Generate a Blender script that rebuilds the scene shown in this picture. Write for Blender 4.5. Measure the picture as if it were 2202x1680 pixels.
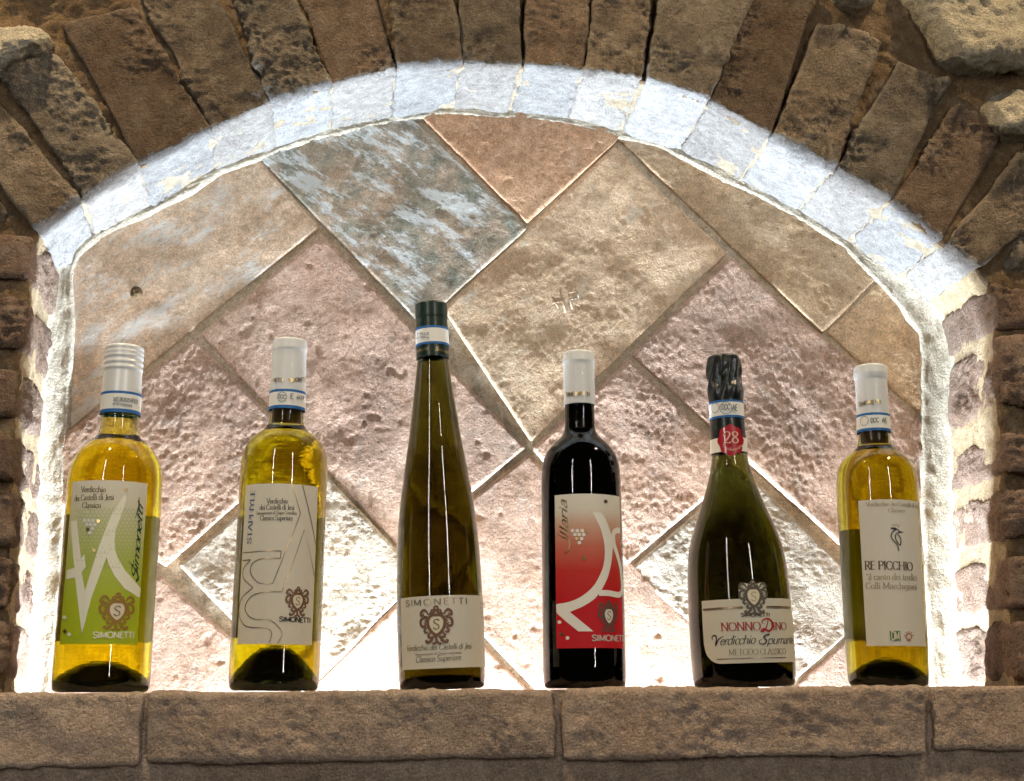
import bpy, bmesh, math, random
import numpy as np
from mathutils import Vector, Matrix
from mathutils.geometry import tessellate_polygon

random.seed(7)
for o in list(bpy.data.objects):
    bpy.data.objects.remove(o)
scene = bpy.context.scene
COL = scene.collection

# ------------------------------------------------------------------ camera
PW, PH, FPX = 2202.0, 1680.0, 2800.0        # measuring frame and focal length in its pixels
YAW, PITCH, ROLL = math.radians(6.0), math.radians(12.85), math.radians(0.44)
CAM = Vector((0.0, -1.05, 0.0015))
fwd = Vector((math.sin(YAW) * math.cos(PITCH), math.cos(YAW) * math.cos(PITCH), math.sin(PITCH)))
r0 = Vector((math.cos(YAW), -math.sin(YAW), 0))
u0 = r0.cross(fwd)
cam_up = u0 * math.cos(ROLL) + r0 * math.sin(ROLL)
cam_right = r0 * math.cos(ROLL) - u0 * math.sin(ROLL)
cd = bpy.data.cameras.new('camera')
cd.sensor_fit = 'HORIZONTAL'; cd.sensor_width = 36; cd.lens = FPX / PW * 36
cd.clip_start = 0.01; cd.clip_end = 100
camo = bpy.data.objects.new('camera', cd); COL.objects.link(camo)
M = Matrix.Identity(4)
for i in range(3):
    M[i][0] = cam_right[i]; M[i][1] = cam_up[i]; M[i][2] = -fwd[i]; M[i][3] = CAM[i]
camo.matrix_world = M
scene.camera = camo

# ------------------------------------------------------------------ world, lamps, exposure
world = bpy.data.worlds.new('World'); scene.world = world; world.use_nodes = True
bg = world.node_tree.nodes['Background']
bg.inputs[0].default_value = (1.0, 0.82, 0.6, 1); bg.inputs[1].default_value = 0.018

def area_lamp(name, loc, target, size, size_y, power, color):
    ld = bpy.data.lights.new(name, 'AREA'); ld.shape = 'RECTANGLE'
    ld.size = size; ld.size_y = size_y; ld.energy = power; ld.color = color
    o = bpy.data.objects.new(name, ld); COL.objects.link(o)
    o.location = loc
    o.rotation_euler = (Vector(target) - Vector(loc)).to_track_quat('-Z', 'Y').to_euler()
    return o

# ceiling lamps of the cellar, above and in front of the wall
area_lamp('ceiling_lamp', (-0.45, -0.34, 1.40), (-0.1, 0.0, 0.2), 0.045, 0.045, 13.0, (1.0, 0.76, 0.46))
area_lamp('ceiling_lamp', (0.95, -0.34, 1.40), (0.5, 0.0, 0.2), 0.045, 0.045, 13.0, (1.0, 0.76, 0.46))
# tall lit openings on the far side of the cellar
area_lamp('doorway_lamp', (-0.60, -1.15, 0.55), (0.0, 0.03, 0.15), 0.03, 0.9, 3.4, (1.0, 0.96, 0.90))
area_lamp('doorway_lamp', (1.05, -2.3, 0.75), (0.2, 0.03, 0.15), 0.06, 1.5, 12.5, (1.0, 0.95, 0.87))

LED_STRENGTH = 1260.0
vs = scene.view_settings
vs.view_transform = 'Standard'; vs.look = 'None'; vs.exposure = 0.0; vs.gamma = 1.0
vs.use_curve_mapping = False
scene.render.engine = 'CYCLES'
cy = scene.cycles
cy.use_denoising = True
cy.max_bounces = 12; cy.transmission_bounces = 12; cy.glossy_bounces = 8
cy.diffuse_bounces = 5; cy.transparent_max_bounces = 8; cy.volume_bounces = 0
cy.caustics_reflective = False; cy.caustics_refractive = True
cy.use_adaptive_sampling = True; cy.adaptive_threshold = 0.04
cy.blur_glossy = 0.5; cy.sample_clamp_indirect = 4.0

# ------------------------------------------------------------------ measuring helpers
def ray(px, py):
    return cam_right * ((px - PW / 2) / FPX) - cam_up * ((py - PH / 2) / FPX) + fwd

def at(px, py, Y):
    d = ray(px, py)
    return CAM + d * ((Y - CAM.y) / d.y)

CROPS = {'A1': (80, 760, 672 / 360), 'A2': (500, 760, 672 / 360), 'A3': (880, 680, 617 / 360), 'A4': (1220, 780, 687 / 360),
         'A5': (1580, 780, 687 / 360), 'A6': (1920, 780, 687 / 360), 'L1': (130, 1110, 3.908), 'L2': (540, 1110, 3.908),
         'L3': (930, 1380, 7.0), 'L4': (1260, 1140, 4.0), 'L5': (1620, 1340, 6.0), 'L6': (1990, 1150, 4.095),
         'N5': (1640, 800, 5.6), 'N3': (950, 690, 9.33)}
def cp(crop, x, y):
    ox, oy, s = CROPS[crop]
    return (ox + x / s) * PW / 2412, (oy + y / s) * PW / 2412

D = 0.130          # depth of the niche behind the wall face
YB = 0.022         # bottles stand here
YL = -0.033        # front of the ledge

# ------------------------------------------------------------------ noise
def vnoise(p, seed=0):
    i = np.floor(p).astype(np.int64); f = p - i
    u = f * f * f * (f * (f * 6 - 15) + 10)
    i = i.astype(np.uint32)
    def h(dx, dy, dz):
        n = (i[:, 0] + np.uint32(dx)) * np.uint32(374761393) + (i[:, 1] + np.uint32(dy)) * np.uint32(668265263) \
            + (i[:, 2] + np.uint32(dz)) * np.uint32(2246822519) + np.uint32((seed * 3266489917) & 0xffffffff)
        n = (n ^ (n >> np.uint32(13))) * np.uint32(1274126177)
        n = (n ^ (n >> np.uint32(16))) * np.uint32(2654435761)
        return ((n >> np.uint32(8)) & np.uint32(0xffff)).astype(np.float64) / 32767.5 - 1
    x, y, z = u[:, 0], u[:, 1], u[:, 2]
    a = h(0, 0, 0) * (1 - x) + h(1, 0, 0) * x
    b = h(0, 1, 0) * (1 - x) + h(1, 1, 0) * x
    c = h(0, 0, 1) * (1 - x) + h(1, 0, 1) * x
    d = h(0, 1, 1) * (1 - x) + h(1, 1, 1) * x
    return (a * (1 - y) + b * y) * (1 - z) + (c * (1 - y) + d * y) * z

def fbm(p, scale, octaves, seed=0, gain=0.5):
    s = np.zeros(len(p)); a = 1.0; q = p * scale
    for k in range(octaves):
        s += a * vnoise(q + 17.3 * k, seed + k * 31); a *= gain; q = q * 2.03
    return s

def ridged(p, scale, octaves, seed=0):
    s = np.zeros(len(p)); a = 1.0; q = p * scale
    for k in range(octaves):
        s += a * (1 - 2.2 * np.abs(vnoise(q + 9.1 * k, seed + k * 13))); a *= 0.5; q = q * 2.1
    return s

# ------------------------------------------------------------------ mesh helpers
def link(o, parent=None):
    COL.objects.link(o)
    if parent is not None:
        o.parent = parent
    return o

def mesh_obj(name, verts, faces, mat, parent=None, smooth=True):
    me = bpy.data.meshes.new(name)
    if isinstance(verts, np.ndarray) and isinstance(faces, np.ndarray):
        k = faces.shape[1]
        me.vertices.add(len(verts)); me.vertices.foreach_set('co', verts.astype(np.float32).ravel())
        me.loops.add(faces.size); me.loops.foreach_set('vertex_index', faces.astype(np.int32).ravel())
        me.polygons.add(len(faces))
        me.polygons.foreach_set('loop_start', np.arange(0, faces.size, k, dtype=np.int32))
        me.update(calc_edges=True); me.validate()
    else:
        me.from_pydata([tuple(v) for v in verts], [], [tuple(f) for f in faces]); me.update()
    if smooth:
        me.polygons.foreach_set('use_smooth', [True] * len(me.polygons))
    for m in (mat if isinstance(mat, (list, tuple)) else [mat]):
        me.materials.append(m)
    return link(bpy.data.objects.new(name, me), parent)

def empty(name, loc=(0, 0, 0)):
    o = bpy.data.objects.new(name, None); o.empty_display_size = 0.02
    COL.objects.link(o); o.location = loc
    return o

def tag(o, label, cat, group=None, kind=None):
    o['label'] = label; o['category'] = cat
    if group: o['group'] = group
    if kind: o['kind'] = kind
    return o

def vnormals(v, f):
    n = np.zeros_like(v)
    fn = np.cross(v[f[:, 2]] - v[f[:, 0]], v[f[:, 3]] - v[f[:, 1]])
    for k in range(4):
        np.add.at(n, f[:, k], fn)
    l = np.linalg.norm(n, axis=1); l[l == 0] = 1
    return n / l[:, None]

def block(name, c8, mat, parent, res=0.0018, r=0.005, disp=None, reveal_mat=None):
    """a weathered brick or slab: rounded box between eight corners c8[u][v][w], surface pushed about by disp(pos, normal)"""
    c = np.array(c8, dtype=float)
    L = [np.mean([np.linalg.norm(c[1, j, k] - c[0, j, k]) for j in (0, 1) for k in (0, 1)]),
         np.mean([np.linalg.norm(c[i, 1, k] - c[i, 0, k]) for i in (0, 1) for k in (0, 1)]),
         np.mean([np.linalg.norm(c[i, j, 1] - c[i, j, 0]) for i in (0, 1) for j in (0, 1)])]
    n = [max(3, int(math.ceil(l / res))) for l in L]
    g = np.stack(np.meshgrid(*[np.arange(k + 1) for k in n], indexing='ij'), -1)
    surf = np.zeros(g.shape[:3], bool)
    for ax in range(3):
        surf |= (g[..., ax] == 0) | (g[..., ax] == n[ax])
    idx = -np.ones(g.shape[:3], dtype=np.int64); idx[surf] = np.arange(surf.sum())
    q = g[surf] / np.array(n) * np.array(L)
    rr = min(r, 0.45 * min(L))
    core = np.clip(q, rr, np.array(L) - rr)
    dv = q - core; dl = np.linalg.norm(dv, axis=1); dl[dl == 0] = 1
    q = core + rr * dv / dl[:, None]
    t = q / np.array(L)
    u, v, w = t[:, 0:1], t[:, 1:2], t[:, 2:3]
    P = ((c[0, 0, 0] * (1 - w) + c[0, 0, 1] * w) * (1 - v) + (c[0, 1, 0] * (1 - w) + c[0, 1, 1] * w) * v) * (1 - u) \
        + ((c[1, 0, 0] * (1 - w) + c[1, 0, 1] * w) * (1 - v) + (c[1, 1, 0] * (1 - w) + c[1, 1, 1] * w) * v) * u
    F = []
    def quads(I, flip):
        a, b, cc, d = I[:-1, :-1].ravel(), I[1:, :-1].ravel(), I[1:, 1:].ravel(), I[:-1, 1:].ravel()
        F.append(np.stack([a, d, cc, b] if flip else [a, b, cc, d], 1))
    quads(idx[0, :, :], True); quads(idx[-1, :, :], False)
    quads(idx[:, 0, :], False); quads(idx[:, -1, :], True)
    quads(idx[:, :, 0], True)      # the far side is bedded in the wall and stays open
    F = np.concatenate(F)
    if np.dot(np.cross(c[1, 0, 0] - c[0, 0, 0], c[0, 1, 0] - c[0, 0, 0]), c[0, 0, 1] - c[0, 0, 0]) < 0:
        F = F[:, ::-1]
    if disp is not None:
        N = vnormals(P, F)
        P = P + N * disp(P, N)[:, None]
    o = mesh_obj(name, P, F, mat if reveal_mat is None else [mat, reveal_mat], parent)
    if reveal_mat is not None:      # paler material on the reveal side, its ragged edge straying a little onto the face
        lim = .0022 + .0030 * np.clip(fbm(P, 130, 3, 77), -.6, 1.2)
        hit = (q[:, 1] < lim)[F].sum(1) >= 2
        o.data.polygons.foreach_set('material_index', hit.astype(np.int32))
    return o

# ------------------------------------------------------------------ materials
def new_mat(name):
    m = bpy.data.materials.new(name); m.use_nodes = True
    nt = m.node_tree
    return m, nt, nt.nodes['Principled BSDF'], nt.nodes['Material Output']

def node(nt, kind, **kw):
    n = nt.nodes.new(kind)
    for k, v in kw.items():
        if k in ('operation', 'blend_type', 'data_type', 'feature', 'noise_dimensions', 'distance'):
            setattr(n, k, v)
        else:
            n.inputs[k].default_value = v
    return n

def mixc(nt, fac, a, b, mode='MIX'):
    n = nt.nodes.new('ShaderNodeMix'); n.data_type = 'RGBA'; n.blend_type = mode
    for s, v in ((0, fac), (6, a), (7, b)):
        if isinstance(v, bpy.types.NodeSocket): nt.links.new(v, n.inputs[s])
        elif isinstance(v, (int, float)): n.inputs[s].default_value = v
        else: n.inputs[s].default_value = (*v, 1)
    return n.outputs[2]

def maprange(nt, v, a, b, c=0.0, d=1.0):
    n = nt.nodes.new('ShaderNodeMapRange'); n.clamp = True
    nt.links.new(v, n.inputs[0])
    for k, x in zip((1, 2, 3, 4), (a, b, c, d)): n.inputs[k].default_value = x
    return n.outputs[0]

def noise(nt, vec, scale, detail=5, rough=0.6):
    n = nt.nodes.new('ShaderNodeTexNoise')
    nt.links.new(vec, n.inputs['Vector'])
    n.inputs['Scale'].default_value = scale; n.inputs['Detail'].default_value = detail
    n.inputs['Roughness'].default_value = rough
    return n.outputs[0]

def stone(name, a, b, dust=(0.6, 0.52, 0.38), dust_amt=0.35, streak=None, streak_rot=0.0, streak_lim=(0.56, 0.66), pits=0.4,
          bump=0.6, seed=0.0, vary=0.15, patch=14, crest_light=0.0, bd=.0022):
    m, nt, bsdf, out = new_mat(name)
    tc = nt.nodes.new('ShaderNodeTexCoord')
    mp = nt.nodes.new('ShaderNodeMapping'); nt.links.new(tc.outputs['Object'], mp.inputs[0])
    mp.inputs['Location'].default_value = (seed, seed * 1.7, -seed)
    oi = nt.nodes.new('ShaderNodeObjectInfo')
    vec = mp.outputs[0]
    col = mixc(nt, maprange(nt, noise(nt, vec, patch, 3, .6), .35, .65), a, b)
    n2 = noise(nt, vec, 120, 4, .7)
    col = mixc(nt, 1.0, col, mixc(nt, maprange(nt, n2, .3, .7), (.72, .7, .68), (1.25, 1.25, 1.25)), 'MULTIPLY')
    n5 = noise(nt, vec, 620, 2, .8)
    col = mixc(nt, 1.0, col, mixc(nt, maprange(nt, n5, .32, .68), (.72, .70, .68), (1.25, 1.25, 1.25)), 'MULTIPLY')
    # mineral dust lying on the surface in patches
    n3 = noise(nt, vec, 45, 5, .75)
    col = mixc(nt, maprange(nt, n3, .53, .68, 0, dust_amt), col, dust)
    if streak is not None:
        mp2 = nt.nodes.new('ShaderNodeMapping'); nt.links.new(vec, mp2.inputs[0])
        mp2.inputs['Rotation'].default_value = (0, streak_rot, 0)
        mp3 = nt.nodes.new('ShaderNodeMapping'); nt.links.new(mp2.outputs[0], mp3.inputs[0])
        mp3.inputs['Scale'].default_value = (11, 40, 34)
        n4 = noise(nt, mp3.outputs[0], 1.0, 7, .80)
        col = mixc(nt, maprange(nt, n4, streak_lim[0], streak_lim[1], 0, .85), col, streak)
    # fine pits
    vo = nt.nodes.new('ShaderNodeTexVoronoi'); vo.inputs['Scale'].default_value = 160
    nt.links.new(vec, vo.inputs['Vector'])
    pit = maprange(nt, vo.outputs[0], .08, .2)
    pm = nt.nodes.new('ShaderNodeMath'); pm.operation = 'MAXIMUM'
    nt.links.new(pit, pm.inputs[0]); nt.links.new(maprange(nt, noise(nt, vec, 25, 2), .5, .6, 1, 0), pm.inputs[1])
    col = mixc(nt, maprange(nt, pm.outputs[0], 0, 1, pits, 0), col, (.12, .08, .05))
    var = maprange(nt, oi.outputs['Random'], 0, 1, 1 - vary, 1 + vary)
    vm = nt.nodes.new('ShaderNodeVectorMath'); vm.operation = 'SCALE'
    nt.links.new(col, vm.inputs[0]); nt.links.new(var, vm.inputs['Scale'])
    nt.links.new(vm.outputs[0], bsdf.inputs['Base Color'])
    if crest_light:      # grazing-light highlights painted onto the convex crests in the dust colour
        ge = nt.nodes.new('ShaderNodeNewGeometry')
        w2 = mixc(nt, maprange(nt, ge.outputs['Pointiness'], .505, .56, 0, crest_light), vm.outputs[0], dust)
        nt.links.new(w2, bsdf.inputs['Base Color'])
    bsdf.inputs['Roughness'].default_value = 0.92
    bsdf.inputs['Specular IOR Level'].default_value = 0.05
    ad = nt.nodes.new('ShaderNodeMath'); ad.operation = 'ADD'
    s1 = maprange(nt, noise(nt, vec, 420, 4, .72), 0, 1, 0, 1.8)
    s2 = maprange(nt, pm.outputs[0], 0, 1, -0.7 * pits, 0)
    nt.links.new(s1, ad.inputs[0]); nt.links.new(s2, ad.inputs[1])
    bp = nt.nodes.new('ShaderNodeBump'); bp.inputs['Strength'].default_value = bump
    bp.inputs['Distance'].default_value = bd
    nt.links.new(ad.outputs[0], bp.inputs['Height']); nt.links.new(bp.outputs[0], bsdf.inputs['Normal'])
    return m

def plain(name, col, rough=0.6, metal=0.0, spec=0.4, coat=0.0, bump=0.0):
    m, nt, b, out = new_mat(name)
    b.inputs['Base Color'].default_value = (*col, 1); b.inputs['Roughness'].default_value = rough
    b.inputs['Metallic'].default_value = metal; b.inputs['Specular IOR Level'].default_value = spec
    b.inputs['Coat Weight'].default_value = coat
    if bump:
        tc = nt.nodes.new('ShaderNodeTexCoord')
        bp = nt.nodes.new('ShaderNodeBump'); bp.inputs['Strength'].default_value = bump; bp.inputs['Distance'].default_value = .0004
        nt.links.new(noise(nt, tc.outputs['Object'], 900, 4), bp.inputs['Height']); nt.links.new(bp.outputs[0], b.inputs['Normal'])
    return m

def paper(name, stops, axis_lo, axis_hi, transl=0.25):
    """label stock: printed colour runs up the label through the given stops; thin enough for light to come through"""
    m, nt, b, out = new_mat(name)
    tc = nt.nodes.new('ShaderNodeTexCoord')
    sx = nt.nodes.new('ShaderNodeSeparateXYZ'); nt.links.new(tc.outputs['Object'], sx.inputs[0])
    cr = nt.nodes.new('ShaderNodeValToRGB')
    nt.links.new(maprange(nt, sx.outputs[2], axis_lo, axis_hi), cr.inputs[0])
    els = cr.color_ramp.elements
    while len(els) < len(stops): els.new(0.5)
    for e, (p, c) in zip(els, stops):
        e.position = p; e.color = (*c, 1)
    col = mixc(nt, 1.0, cr.outputs[0], mixc(nt, noise(nt, tc.outputs['Object'], 700, 3), (.94, .94, .94), (1.05, 1.05, 1.05)), 'MULTIPLY')
    nt.links.new(col, b.inputs['Base Color']); b.inputs['Roughness'].default_value = .6
    b.inputs['Specular IOR Level'].default_value = .3
    bp = nt.nodes.new('ShaderNodeBump'); bp.inputs['Strength'].default_value = .25; bp.inputs['Distance'].default_value = .0003
    nt.links.new(noise(nt, tc.outputs['Object'], 1100, 3), bp.inputs['Height']); nt.links.new(bp.outputs[0], b.inputs['Normal'])
    tr = nt.nodes.new('ShaderNodeBsdfTranslucent'); nt.links.new(col, tr.inputs[0])
    mx = nt.nodes.new('ShaderNodeMixShader'); mx.inputs[0].default_value = transl
    nt.links.new(b.outputs[0], mx.inputs[1]); nt.links.new(tr.outputs[0], mx.inputs[2]); nt.links.new(mx.outputs[0], out.inputs[0])
    return m

def absorb(nt, out, sigma):
    dens = max(sigma) * 1.02
    va = nt.nodes.new('ShaderNodeVolumeAbsorption')
    va.inputs['Color'].default_value = (*[1 - q / dens for q in sigma], 1); va.inputs['Density'].default_value = dens
    nt.links.new(va.outputs[0], out.inputs['Volume'])

def glass(name, sigma):
    """bottle glass; sigma = absorption per metre; the attribute 'lining' marks the inner face, where glass meets wine"""
    m = bpy.data.materials.new(name); m.use_nodes = True
    nt = m.node_tree; nt.nodes.clear()
    out = nt.nodes.new('ShaderNodeOutputMaterial')
    g = nt.nodes.new('ShaderNodeBsdfGlass'); g.inputs['Roughness'].default_value = 0.0
    at_ = nt.nodes.new('ShaderNodeAttribute'); at_.attribute_name = 'lining'
    nt.links.new(maprange(nt, at_.outputs['Fac'], 0, 1, 1.5, 1.5 / 1.34), g.inputs['IOR'])
    tc = nt.nodes.new('ShaderNodeTexCoord')       # moulded glass is slightly uneven inside, in level ripples
    mp = nt.nodes.new('ShaderNodeMapping'); nt.links.new(tc.outputs['Object'], mp.inputs[0])
    mp.inputs['Scale'].default_value = (22, 22, 330)
    bp = nt.nodes.new('ShaderNodeBump'); bp.inputs['Distance'].default_value = .002
    nt.links.new(maprange(nt, at_.outputs['Fac'], 0, 1, 0, .5), bp.inputs['Strength'])
    nt.links.new(noise(nt, mp.outputs[0], 1.0, 2, .5), bp.inputs['Height']); nt.links.new(bp.outputs[0], g.inputs['Normal'])
    nt.links.new(g.outputs[0], out.inputs[0])
    absorb(nt, out, sigma)
    return m

def wine(name, sigma):
    """wine: its colour is all absorption; the bend of the light is done by the glass lining round it"""
    m = bpy.data.materials.new(name); m.use_nodes = True
    nt = m.node_tree; nt.nodes.clear()
    out = nt.nodes.new('ShaderNodeOutputMaterial')
    t = nt.nodes.new('ShaderNodeBsdfTransparent'); nt.links.new(t.outputs[0], out.inputs[0])
    absorb(nt, out, sigma)
    return m

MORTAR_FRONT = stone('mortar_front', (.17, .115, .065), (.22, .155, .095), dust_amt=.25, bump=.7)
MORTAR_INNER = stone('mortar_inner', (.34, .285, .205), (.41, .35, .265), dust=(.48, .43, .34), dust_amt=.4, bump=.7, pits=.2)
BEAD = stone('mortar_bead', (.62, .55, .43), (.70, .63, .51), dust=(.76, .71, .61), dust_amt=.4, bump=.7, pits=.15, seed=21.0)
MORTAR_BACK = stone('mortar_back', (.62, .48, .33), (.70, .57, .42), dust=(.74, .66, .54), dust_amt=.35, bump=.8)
BRICKS = [stone('brick_buff', (.23, .18, .13), (.32, .26, .20), dust=(.60, .53, .42), dust_amt=.35, seed=1.1, pits=.2, vary=.28, bump=1.0, bd=.004, crest_light=.3),
          stone('brick_grey', (.22, .185, .145), (.32, .275, .22), dust=(.62, .56, .45), dust_amt=.45, seed=5.3, pits=.2, vary=.28, bump=1.0, bd=.0045, crest_light=.35),
          stone('brick_rose', (.23, .165, .115), (.29, .215, .16), dust=(.56, .48, .38), dust_amt=.25, seed=8.7, pits=.2, vary=.28, bump=1.0, bd=.0035, crest_light=.25)]
REVEAL_PALE = [stone('reveal_pale', (.34, .33, .325), (.45, .445, .445), dust=(.56, .55, .52), dust_amt=.4, seed=13.3, pits=.15, bump=1.0, bd=.003),  # paler stone tones for the reveal faces of the arch bricks
        stone('reveal_pale_warm', (.36, .335, .315), (.45, .43, .41), dust=(.56, .52, .47), dust_amt=.4, seed=19.3, pits=.15, bump=1.0, bd=.003)]
LOWER = stone('brick_lower', (.58, .42, .32), (.66, .50, .40), dust_amt=.3, seed=6.6, bump=.6)
JAMB = stone('jamb_brick', (.28, .19, .14), (.36, .26, .205), dust=(.52, .44, .36), dust_amt=.4, seed=3.3, bump=1.0, bd=.004)
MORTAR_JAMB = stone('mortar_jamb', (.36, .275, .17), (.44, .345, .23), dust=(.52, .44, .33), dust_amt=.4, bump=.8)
LEDGE = [stone('ledge_stone', (.64, .48, .375), (.72, .57, .465), dust=(.82, .72, .60), dust_amt=.35, seed=2.2 + 3 * k, bump=1.0, pits=.15, bd=.004, crest_light=.2, patch=9) for k in range(2)]
RUBBLE = stone('rubble', (.68, .62, .48), (.80, .74, .60), dust_amt=.3, bump=1.0, bd=.005, seed=4.4)
T_TAN = stone('tile_tan', (.75, .54, .375), (.79, .60, .44), streak=(.82, .80, .75), streak_rot=math.radians(38), streak_lim=(.49, .60), dust_amt=.3, pits=.2, bump=.5, seed=1.7)
T_GREY = stone('tile_grey', (.30, .305, .25), (.54, .41, .30), streak=(.80, .82, .80), streak_rot=math.radians(-30), streak_lim=(.52, .575), dust_amt=.2, pits=.2, bump=.5, seed=2.9, patch=30)
T_RED = stone('tile_red', (.74, .43, .26), (.78, .50, .32), dust=(.78, .60, .46), dust_amt=.3, pits=.6, bump=.7, seed=6.1)
T_APRICOT = stone('tile_apricot', (.74, .51, .31), (.78, .57, .37), dust=(.80, .66, .50), dust_amt=.35, pits=.6, bump=.6, seed=16.1)
T_OCHRE = stone('tile_ochre', (.66, .465, .30), (.74, .545, .37), streak=(.68, .62, .5), streak_rot=math.radians(42), streak_lim=(.6, .68), dust_amt=.4, pits=.35, bump=.45, seed=7.2)
T_PINK = stone('tile_pink', (.86, .57, .43), (.90, .64, .49), dust=(.88, .74, .62), dust_amt=.3, pits=.6, bump=.9, seed=9.5, bd=.002)
T_ROUGH = stone('tile_rough', (.82, .55, .41), (.88, .62, .48), dust=(.88, .74, .62), dust_amt=.45, pits=.3, bump=1.0, seed=11.1, bd=.003)
T_PALE = stone('tile_pale', (.70, .62, .50), (.75, .63, .51), dust=(.80, .76, .70), dust_amt=.35, pits=.3, bump=.7, seed=12.4)

# ------------------------------------------------------------------ niche outline
FRONT_PX = [(0, 1700), (8, 1560), (12, 1400), (22, 1250), (30, 1100), (32, 900), (45, 760), (55, 650), (62, 560), (75, 490), (170, 427), (290, 355), (440, 284),
            (590, 217), (720, 180), (840, 147), (985, 137), (1110, 140), (1250, 155), (1390, 172), (1520, 216), (1645, 284), (1780, 355), (1910, 420),
            (2020, 508), (2100, 570), (2140, 620), (2150, 760), (2155, 900), (2163, 1050), (2172, 1250), (2185, 1400), (2192, 1560), (2195, 1700)]
BACK_PX = [(40, 1700), (58, 1560), (68, 1400), (80, 1250), (88, 1100), (98, 900), (107, 760), (118, 650), (128, 580), (150, 540), (213, 500), (310, 455),
           (410, 405), (467, 366), (550, 337), (623, 307), (730, 280), (867, 253), (950, 240), (1067, 244), (1217, 257), (1317, 283), (1424, 307), (1468, 330),
           (1568, 383), (1701, 450), (1801, 509), (1861, 556), (1975, 640), (2025, 700), (2033, 830), (2031, 930), (2036, 1100), (2043, 1270), (2054, 1470),
           (2060, 1560), (2066, 1700)]
CX, CZ = at(1050, 1050, 0.0).x, at(1050, 1050, 0.0).z
def polar(pts, Y):
    out = []
    for x, y in pts:
        p = at(x, y, Y)
        out.append((math.atan2(p.x - CX, p.z - CZ), math.hypot(p.x - CX, p.z - CZ)))
    out.sort()
    return np.array(out)
PF, PB = polar(FRONT_PX, 0.0), polar(BACK_PX, D)
def edge_pt(phi, Y, off=0.0):
    f = np.interp(phi, PF[:, 0], PF[:, 1]); b = np.interp(phi, PB[:, 0], PB[:, 1])
    r = f + (b - f) * min(max(Y / D, -.2), 1.3) + off
    return np.array([CX + r * math.sin(phi), Y, CZ + r * math.cos(phi)])
def phi_of(px, py):
    p = at(px, py, 0.0)
    return math.atan2(p.x - CX, p.z - CZ)

# ------------------------------------------------------------------ front wall: mortar body
front_wall = empty('niche_wall')
tag(front_wall, 'brown rough brick wall whose arch frames the lit niche', 'brick wall', kind='structure')
def strip_mesh(name, rows, mat, parent, disp=None, flip=False):
    """rows: array (n, m, 3)"""
    n, m = rows.shape[:2]
    V = rows.reshape(-1, 3)
    I = np.arange(n * m).reshape(n, m)
    F = np.stack([I[:-1, :-1].ravel(), I[1:, :-1].ravel(), I[1:, 1:].ravel(), I[:-1, 1:].ravel()], 1)
    if flip: F = F[:, ::-1]
    if disp is not None:
        N = vnormals(V, F); V = V + N * disp(V, N)[:, None]
    return mesh_obj(name, V, F, mat, parent)

phis = np.linspace(PF[0, 0] - .02, PF[-1, 0] + .02, 620)
rows = []
for ph in phis:
    col = []
    for off in np.linspace(0.34, 0.002, 110):       # front face, from outside in
        col.append(edge_pt(ph, 0.008, off))
    for yy in np.linspace(0.010, D + 0.01, 44):      # reveal, front to back
        col.append(edge_pt(ph, yy, 0.0009))
    rows.append(col)
rows = np.array(rows)
def d_mortar(P, N):
    front = np.clip((.016 - P[:, 1]) / .006, 0, 1)
    return (0.0014 + .0022 * front) * fbm(P, 60, 4, 5) + (0.0005 + .0007 * front) * ridged(P, 260, 2, 9)
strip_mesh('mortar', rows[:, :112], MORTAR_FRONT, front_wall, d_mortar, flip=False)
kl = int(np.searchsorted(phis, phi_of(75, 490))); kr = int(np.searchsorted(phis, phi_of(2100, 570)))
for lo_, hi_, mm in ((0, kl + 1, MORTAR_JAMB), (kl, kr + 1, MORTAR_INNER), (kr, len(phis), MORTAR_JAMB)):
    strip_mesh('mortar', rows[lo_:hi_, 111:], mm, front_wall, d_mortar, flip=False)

# ------------------------------------------------------------------ front wall: bricks
def d_brick(seed, amp=1.0):
    def f(P, N):
        a = fbm(P, 28, 3, seed) * 0.0013 + (ridged(P, 120, 2, seed + 3) * 0.0009 + ridged(P, 280, 2, seed + 5) * 0.0007) * (0.15 + 1.0 * np.clip(1.6 * fbm(P, 24, 2, seed + 8) + .35, 0, 1))
        mask = 1.0 + 0.8 * np.clip(fbm(P, 17, 2, seed + 11), -1, 1)
        a += 0.0016 * fbm(P, 45, 2, seed + 14)
        return amp * a * mask
    return f

def voussoir(q, k, proud=0.0):
    """q: four pixels on the wall face: outer a, outer b, inner b, inner a (left to right)"""
    g = .065
    def out(p, o): return (p[0] + (p[0] - o[0]) * g, p[1] + (p[1] - o[1]) * g)
    q = [(x + random.uniform(-5, 5), y + random.uniform(-4, 4)) for x, y in q[:2]] + list(q[2:])
    q = [out(q[0], q[1]), out(q[1], q[0]), out(q[2], q[3]), out(q[3], q[2])]
    oa, ob, ib, ia = [np.array(at(x, y, 0.0)) for x, y in q]
    pa, pb = phi_of(*q[3]), phi_of(*q[2])
    fa, fb = edge_pt(pa, 0.0), edge_pt(pb, 0.0)
    ba, bb = edge_pt(pa, D + .004), edge_pt(pb, D + .004)
    jit = np.array([0, -proud, 0])
    c8 = [[[fa + jit, ba], [oa + jit, oa + (0, D, 0)]], [[fb + jit, bb], [ob + jit, ob + (0, D, 0)]]]
    return block('brick', c8, BRICKS[k % 3], front_wall, res=0.0017, r=0.003, disp=d_brick(20 + 7 * k), reveal_mat=REVEAL_PALE[k % 2])

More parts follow.
